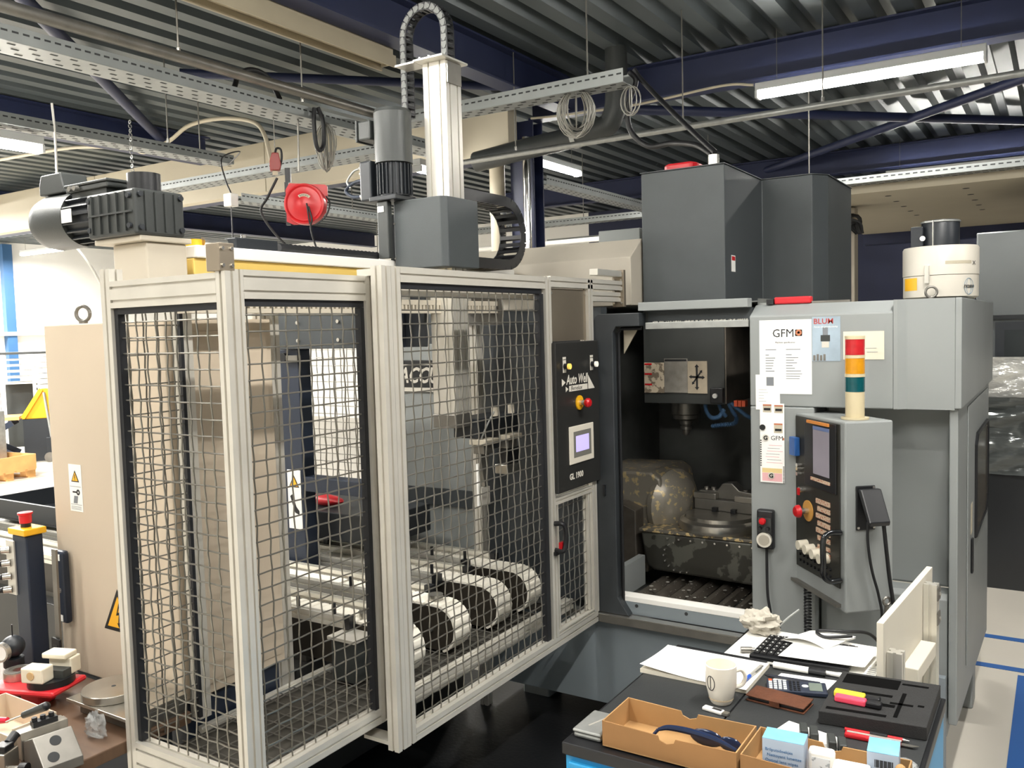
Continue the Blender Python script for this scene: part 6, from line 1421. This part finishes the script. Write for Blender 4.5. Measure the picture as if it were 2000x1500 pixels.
# ------------------------------------------------------------------ far left of the hall
def far(px_off, d): return None
t = thing('euro_pallet', 'wooden pallet with a low wooden collar at the left edge', 'pallet', (-12.9, 6.7, 0))
PW = mat('pallet_wood', '#cfa063', 0.7, 0, 0.15, 5)
PMx = xf((-12.95, 6.25, 0), 0.12)
for (x, y) in [(a, b) for a in (-0.5, 0.0, 0.5) for b in (-0.33, 0.0, 0.33)]: MB(PMx).box(x-0.07, x+0.07, y-0.07, y+0.07, 0.022, 0.10).build('block', PW, t)
for y in (-0.33, 0.0, 0.33): MB(PMx).box(-0.6, 0.6, y-0.05, y+0.05, 0.0, 0.0215).build('board', PW, t)
for k in range(5): MB(PMx).box(-0.6, 0.6, -0.4+k*0.165, -0.4+k*0.165+0.13, 0.1005, 0.122).build('board', PW, t)
for (a0, a1, b0, b1) in ((-0.6, 0.6, -0.4, -0.38), (-0.6, 0.6, 0.38, 0.4), (-0.6, -0.58, -0.3795, 0.3795), (0.58, 0.6, -0.3795, 0.3795)): MB(PMx).box(a0, a1, b0, b1, 0.1225, 0.33).build('collar_board', PW, t)
tag(MB(PMx).box(-0.55, 0.12, -0.3, 0.3, 0.123, 0.95).build('steel_case', GALV, bevel=0.01), 'grey sheet steel case standing on the wooden pallet', 'case')
t = thing('shelf_trolley', 'white shelf trolley with many trays against the far wall', 'shelf', (-14.6, 8.2, 0))
SM = xf((-14.85, 8.55, -0.0), 0.9)
for (x, y) in ((-0.9, -0.3), (0.9, -0.3), (-0.9, 0.3), (0.9, 0.3), (-0.35, -0.3)): MB(SM).box(x-0.025, x+0.025, y-0.025, y+0.025, 0, 1.72).build('upright', WHITE, t)
for k in range(17): MB(SM).box(-0.324, 0.874, -0.33, 0.27, 0.10+k*0.095, 0.145+k*0.095).build('tray', WHITE, t)
for k in range(5): MB(SM).box(-0.874, -0.376, -0.33, 0.27, 1.22+k*0.1, 1.245+k*0.1).build('tray', WHITE, t)
MB(SM).box(-0.9, 0.9, -0.33, 0.3, 1.721, 1.76).build('top', GAUGE, t); MB(SM).box(-0.87, -0.38, 0.1, 0.14, 0.1, 1.2).build('back_sheet', GAUGE, t)
t = thing('scissor_lift', 'scissor lift table with wooden top and dark crossed legs', 'lift table', (-14.2, 7.6, 0))
LM = xf((-14.45, 7.08, 0), 0.95)
MB(LM).box(-0.65, 0.5, -0.3, 0.3, 0.70, 0.75).build('top', PW, t)
for y in (-0.27, 0.27):
    MB(LM).bar((-0.55, y, 0.12), (0.4, y, 0.66), 0.05, 0.09).build('scissor_leg', NAVYP, t); MB(LM).bar((-0.55, y+0.055, 0.66), (0.4, y+0.055, 0.12), 0.05, 0.09).build('scissor_leg', NAVYP, t)
MB(LM).box(-0.62, 0.5, -0.33, 0.36, 0.03, 0.075).build('base_frame', MOTB, t)
for x in (-0.55, 0.42): MB(LM).cyl((x, -0.38, 0.06), (x, -0.335, 0.06), 0.06, n=14).build('wheel', BLACKP, t)
MB(LM).tube([(-0.3, -0.33, 0.3), (-0.35, -0.4, 0.75), (-0.55, -0.4, 0.98), (-0.6, -0.4, 1.06), (-0.35, -0.4, 1.08), (-0.15, -0.4, 0.98), (-0.3, -0.4, 0.82)], 0.02, 8).build('handle', BLACKP, t, smooth=True)
t = thing('pallet_truck', 'yellow pallet truck standing by the lift table', 'pallet truck', (-13.7, 7.6, 0))
YM = xf((-13.98, 7.78, 0), 0.95)
MB(YM).prism([(-0.32, 0.70), (0.34, 0.70), (0.30, 0.82), (0.06, 1.18), (-0.02, 1.18), (-0.28, 0.82)], 'y', -0.25, -0.20).build('fork_frame', YELLOW, t, bevel=0.01)
MB(YM).bar((-0.3, -0.27, 0.72), (-0.02, -0.27, 1.17), 0.04, 0.06).build('fork', YELLOW, t); MB(YM).bar((0.32, -0.27, 0.72), (0.06, -0.27, 1.17), 0.04, 0.06).build('fork', YELLOW, t)
MB(YM).cyl((0.1, -0.3, 0.35), (0.02, -0.3, 1.12), 0.022, n=10).build('tiller', GALV, t, smooth=True); MB(YM).box(0.02, 0.2, -0.35, -0.15, 0.08, 0.40).build('pump', MOTB, t, bevel=0.01)
for x in (0.06, 0.2): MB(YM).cyl((x, -0.36, 0.08), (x, -0.30, 0.08), 0.08, n=16).build('wheel', STEELD, t, smooth=True)
MB(YM).box(-0.3, 0.34, -0.28, -0.2, 0.02, 0.699).build('fork_base', MOTB, t)
t = thing('wall_column', 'blue steel column on the far white wall', 'column', (-18.9, 9.9, 0))
MB().box(-18.99, -18.85, 9.78, 9.98, 0, 4.0).build('column', mat('column_blue', '#39608a', 0.5, 0, 0.1, 2), t); MB().box(-18.99, -18.82, 7.5, 14.5, 2.07, 2.15).build('rail', WHITE, t)
# ------------------------------------------------------------------ ceiling hung things
rl = thing('hose_reel', 'red hose reel hanging below the bright cable tray', 'hose reel', (-4.02, 3.95, 2.75))
rc_ = Vector((-4.02, 3.95, 2.745)); rd = (Vector((0, 0, 1.93))-rc_); rd.z = 0; rd.normalize(); ru = Vector((0, 0, 1)); rs_ = ru.cross(rd)
rd2 = (rd+rs_*-0.25).normalized(); RF = frame(rc_, ru.cross(rd2), ru, rd2)
MB(RF).lathe([(0.0, 0.02), (0.05, 0.02), (0.06, 0.014), (0.105, 0.012), (0.115, 0.02), (0.125, 0.018), (0.128, 0.0), (0.128, -0.05), (0.0, -0.05)], (0, 0, 0), (0, 0, 1), n=40).build('drum', RED, rl, smooth=True)
MB(RF).prism([(-0.13, -0.10), (-0.13, 0.10), (-0.105, 0.14), (0.12, 0.125), (0.135, 0.115), (0.135, 0.06), (0.12, -0.05), (0.04, -0.12), (-0.09, -0.12)], 'z', -0.065, -0.0505).build('back_plate', RED, rl)
MB(RF).tube([(0.052*math.cos(a), 0.052*math.sin(a), 0.0155) for a in [math.radians(90+k*10) for k in range(13)]], 0.002, 5).build('raised_rib', RED, rl)
lb2 = MB(RF); pts = [(0.045*math.cos(math.radians(a)), 0.045*math.sin(math.radians(a))) for a in range(45, 126, 10)]+[(0.062*math.cos(math.radians(a)), 0.062*math.sin(math.radians(a))) for a in range(125, 44, -10)]
lb2.prism(pts, 'z', 0.021, 0.0216).build('maker_label', CREAM, rl)
for k, ch in enumerate('KOUAC'):
    a = math.radians(112-k*13); text(ch, 0.013, RF @ xf((0.049*math.cos(a), 0.049*math.sin(a), 0.0219), a-PI/2), INK, rl, depth=0.0002, align='CENTER', bold=0.0005)
MB(RF).box(-0.14, -0.115, -0.12, 0.15, -0.09, -0.0655).build('bracket', BLACKP, rl); MB(RF).box(-0.135, -0.10, 0.15, 0.24, -0.088, -0.068).build('bracket', BLACKP, rl)
MB(RF).tube(bez([(0.03, -0.02, 0.03), (0.05, -0.10, 0.035), (0.04, -0.14, 0.03), (0.045, -0.2, 0.02), (0.07, -0.3, 0.0)], 6), 0.006, 6).build('hose_end', BLACK, rl, smooth=True)
MB(RF).tube(bez([(0.02, 0.0, 0.03), (0.03, -0.08, 0.035), (0.035, -0.13, 0.03)], 6), 0.005, 6).build('hose_end', BLACK, rl, smooth=True)
MB(RF).tube(bez([(0.13, 0.05, -0.03), (0.155, 0.0, -0.02), (0.13, -0.08, 0.0), (0.07, -0.13, 0.015)], 6), 0.005, 6).build('hose_loop', BLACK, rl, smooth=True)
pipe([(-4.13, 4.02, 2.97), (-4.13, 4.03, 3.298)], 0.006, STEELD, 'thin rod carrying the hose reel bracket', 'hanger', 'hanger_rod', 6)
t = thing('socket_box', 'dark red socket box hanging from a black cable above the hose reel', 'socket', (-4.2, 3.92, 2.96))
bc = Vector((-4.21, 3.90, 3.02)); BF = frame(bc, ru.cross(rd), ru, rd)
MB(BF).prism([(-0.035, -0.055), (0.025, -0.055), (0.035, -0.02), (0.022, 0.055), (-0.018, 0.055), (-0.035, 0.0)], 'z', -0.03, 0.03).build('box', mat('socket_red', '#8c2018', 0.4), t, bevel=0.004)
MB(BF).tube(bez([(0.0, 0.055, 0), (0.01, 0.085, 0), (0.035, 0.08, 0), (0.04, 0.03, 0), (0.03, -0.02, 0.0)], 6), 0.007, 8).build('cable', BLACK, t, smooth=True); MB(BF).box(-0.02, 0.012, -0.08, -0.0555, -0.012, 0.012).build('plug', CREAM, t)
MB(BF).cyl((0.0, 0.085, 0), (0.0, 0.28, 0.0), 0.003, n=6).build('hang_wire', STEELD, t)
pipe(bez([(-4.2, 3.9, 2.92), (-4.25, 3.86, 2.8), (-4.3, 3.85, 2.7), (-4.2, 3.95, 2.5), (-4.02, 4.1, 2.3), (-3.98, 4.12, 2.1)], 6), 0.008, BLACK, 'black cable hanging down left of the hose reel', 'cable', 'power_cable')
t = thing('plug_box', 'white plug box hanging on a black cable behind the cage', 'socket', (-4.4, 3.7, 2.74))
MB().box(-4.44, -4.37, 3.67, 3.73, 2.74, 2.82).build('box', WHITE, t, bevel=0.005); MB().tube(bez([(-4.40, 3.7, 2.82), (-4.45, 3.7, 2.92), (-4.47, 3.7, 3.05), (-5.0, 4.3, 3.25), (-5.62, 4.72, 3.3)], 6), 0.005, 6).build('cable', BLACK, t, smooth=True)
MB().cyl((-4.405, 3.7, 2.739), (-4.405, 3.7, 2.45), 0.004, n=6).build('cable_down', BLACK, t)
pipe(bez([(-5.58, 3.27, 3.48), (-5.6, 3.29, 3.3), (-5.59, 3.28, 3.0), (-5.4, 3.15, 2.72), (-5.1, 3.05, 2.55), (-5.0, 3.1, 2.4), (-5.25, 3.35, 2.25), (-5.4, 3.5, 2.1)], 6), 0.008, WHITE, 'white cable hanging down behind the gear motor', 'cable', 'hanging_cable')
q = MB()
for k in range(26): q.torus((-5.1, 3.5, 3.33-k*0.028), 0.011, 0.003, (1, 0, 0) if k % 2 else (0, 1, 0), n=10, m=5)
tag(q.build('hanging_chain', GALV, smooth=True), 'thin steel chain hanging behind the black shaft cap', 'chain')
# ------------------------------------------------------------------ right background
DK = mat('enclosure_dark', '#2c2e30', 0.25, 0.2, 0.1, 2)
t = thing('dark_machine', 'dark grey machine enclosure behind the right side of the machining centre', 'machine', (0.6, 8.0, 0))
MB().box(-0.62, 2.6, 7.25, 8.6, 0.0, 0.82).build('base', DK, t, bevel=0.01); MB().box(-0.62, 2.6, 7.235, 7.2495, 0.50, 0.515).build('seam', INK, t)
MB().box(-0.55, 2.6, 7.4, 8.6, 0.825, 2.55).build('hood', mat('enclosure_grey', '#6d7172', 0.22, 0.4, 0.15, 1), t, bevel=0.01)
wf_ = MB().box(-0.42, 2.0, 7.36, 7.399, 1.2, 1.88).build('window_frame', MOTB, t); MB().box(-0.36, 1.9, 7.352, 7.3598, 1.26, 1.82).build('window_pane', mat('pane_smoke', '#3c4041', 0.1, 0.2, 0.2, 2), wf_)
MB().box(-0.60, 2.5, 7.36, 7.399, 1.90, 1.93).build('rail', DK, t)
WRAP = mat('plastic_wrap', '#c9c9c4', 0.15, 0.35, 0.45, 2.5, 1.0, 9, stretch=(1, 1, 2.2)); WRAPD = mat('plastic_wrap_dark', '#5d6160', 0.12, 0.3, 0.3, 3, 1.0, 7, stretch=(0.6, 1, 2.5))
t = thing('wrapped_load', 'load wrapped in shiny plastic film at the right edge', 'wrapped load', (0.4, 6.9, 0))
def crumple(x0, x1, y, z0, z1, amp, name, m, nx=40, nz=30):
    q = MB(); vs = []; fs = []
    for j in range(nz+1):
        for i in range(nx+1):
            x = x0+(x1-x0)*i/nx; z = z0+(z1-z0)*j/nz
            d_ = mnoise.noise(Vector((x*2.2, z*6-x*3, 1.3)))*amp+mnoise.noise(Vector((x*7, z*11, 4)))*amp*0.4
            vs.append((x, y-abs(d_), z))
    for j in range(nz):
        for i in range(nx): fs.append((j*(nx+1)+i, j*(nx+1)+i+1, (j+1)*(nx+1)+i+1, (j+1)*(nx+1)+i))
    return q.add(vs, fs).build(name, m, t, smooth=True)
MB().box(-0.46, 1.6, 6.9, 7.2, 0.0, 1.63).build('load', DK, t)
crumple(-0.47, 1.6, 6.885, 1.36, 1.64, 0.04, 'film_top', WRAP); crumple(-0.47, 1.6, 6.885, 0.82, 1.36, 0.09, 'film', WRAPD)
# cable pillar behind the tower with the red plug
t = thing('cable_pillar', 'pale cable trunking pillar right behind the dark tower', 'pillar', (-1.6, 8, 0))
MB().box(-1.74, -1.52, 7.95, 8.1, 0, 2.89).build('pillar', BEIGE2, t, bevel=0.005)
for x in (-1.69, -1.64, -1.57): MB().cyl((x, 7.94, 0), (x, 7.94, 2.7), 0.008, n=8).build('cable', BLACK, t)
q = MB(); rc = random.Random(3)
for k in range(14): q.tube(bez([(-1.78+rc.uniform(0, 0.05), 7.9, 2.88), (-1.7+rc.uniform(-0.05, 0.1), 7.85, 2.78+rc.uniform(-0.06, 0.06)), (-1.6+rc.uniform(0, 0.12), 7.9, 2.78+rc.uniform(-0.08, 0.04)), (-1.5+rc.uniform(0, 0.05), 7.93, 2.66)], 5), 0.012, 5)
q.build('cable_bundle', BLACK, t, smooth=True)
t = thing('red_plug', 'red industrial plug hanging on the pale pillar', 'plug', (-1.62, 7.88, 2.45))
MB().cyl((-1.64, 7.88, 2.42), (-1.64, 7.88, 2.58), 0.055, 0.04, n=16).build('body', RED, t, smooth=True); MB().ring((-1.64, 7.88, 2.40), (-1.64, 7.88, 2.42), 0.058, 0.03, 16).build('collar', BOLT, t); MB().box(-1.71, -1.57, 7.85, 7.935, 2.60, 2.72).build('socket', BLACKP, t, bevel=0.01)
struct('door_1', MB().box(-1.45, -0.65, 10.95, 11.0, 0, 2.7), WALLN, 'dark door behind the mist collector')
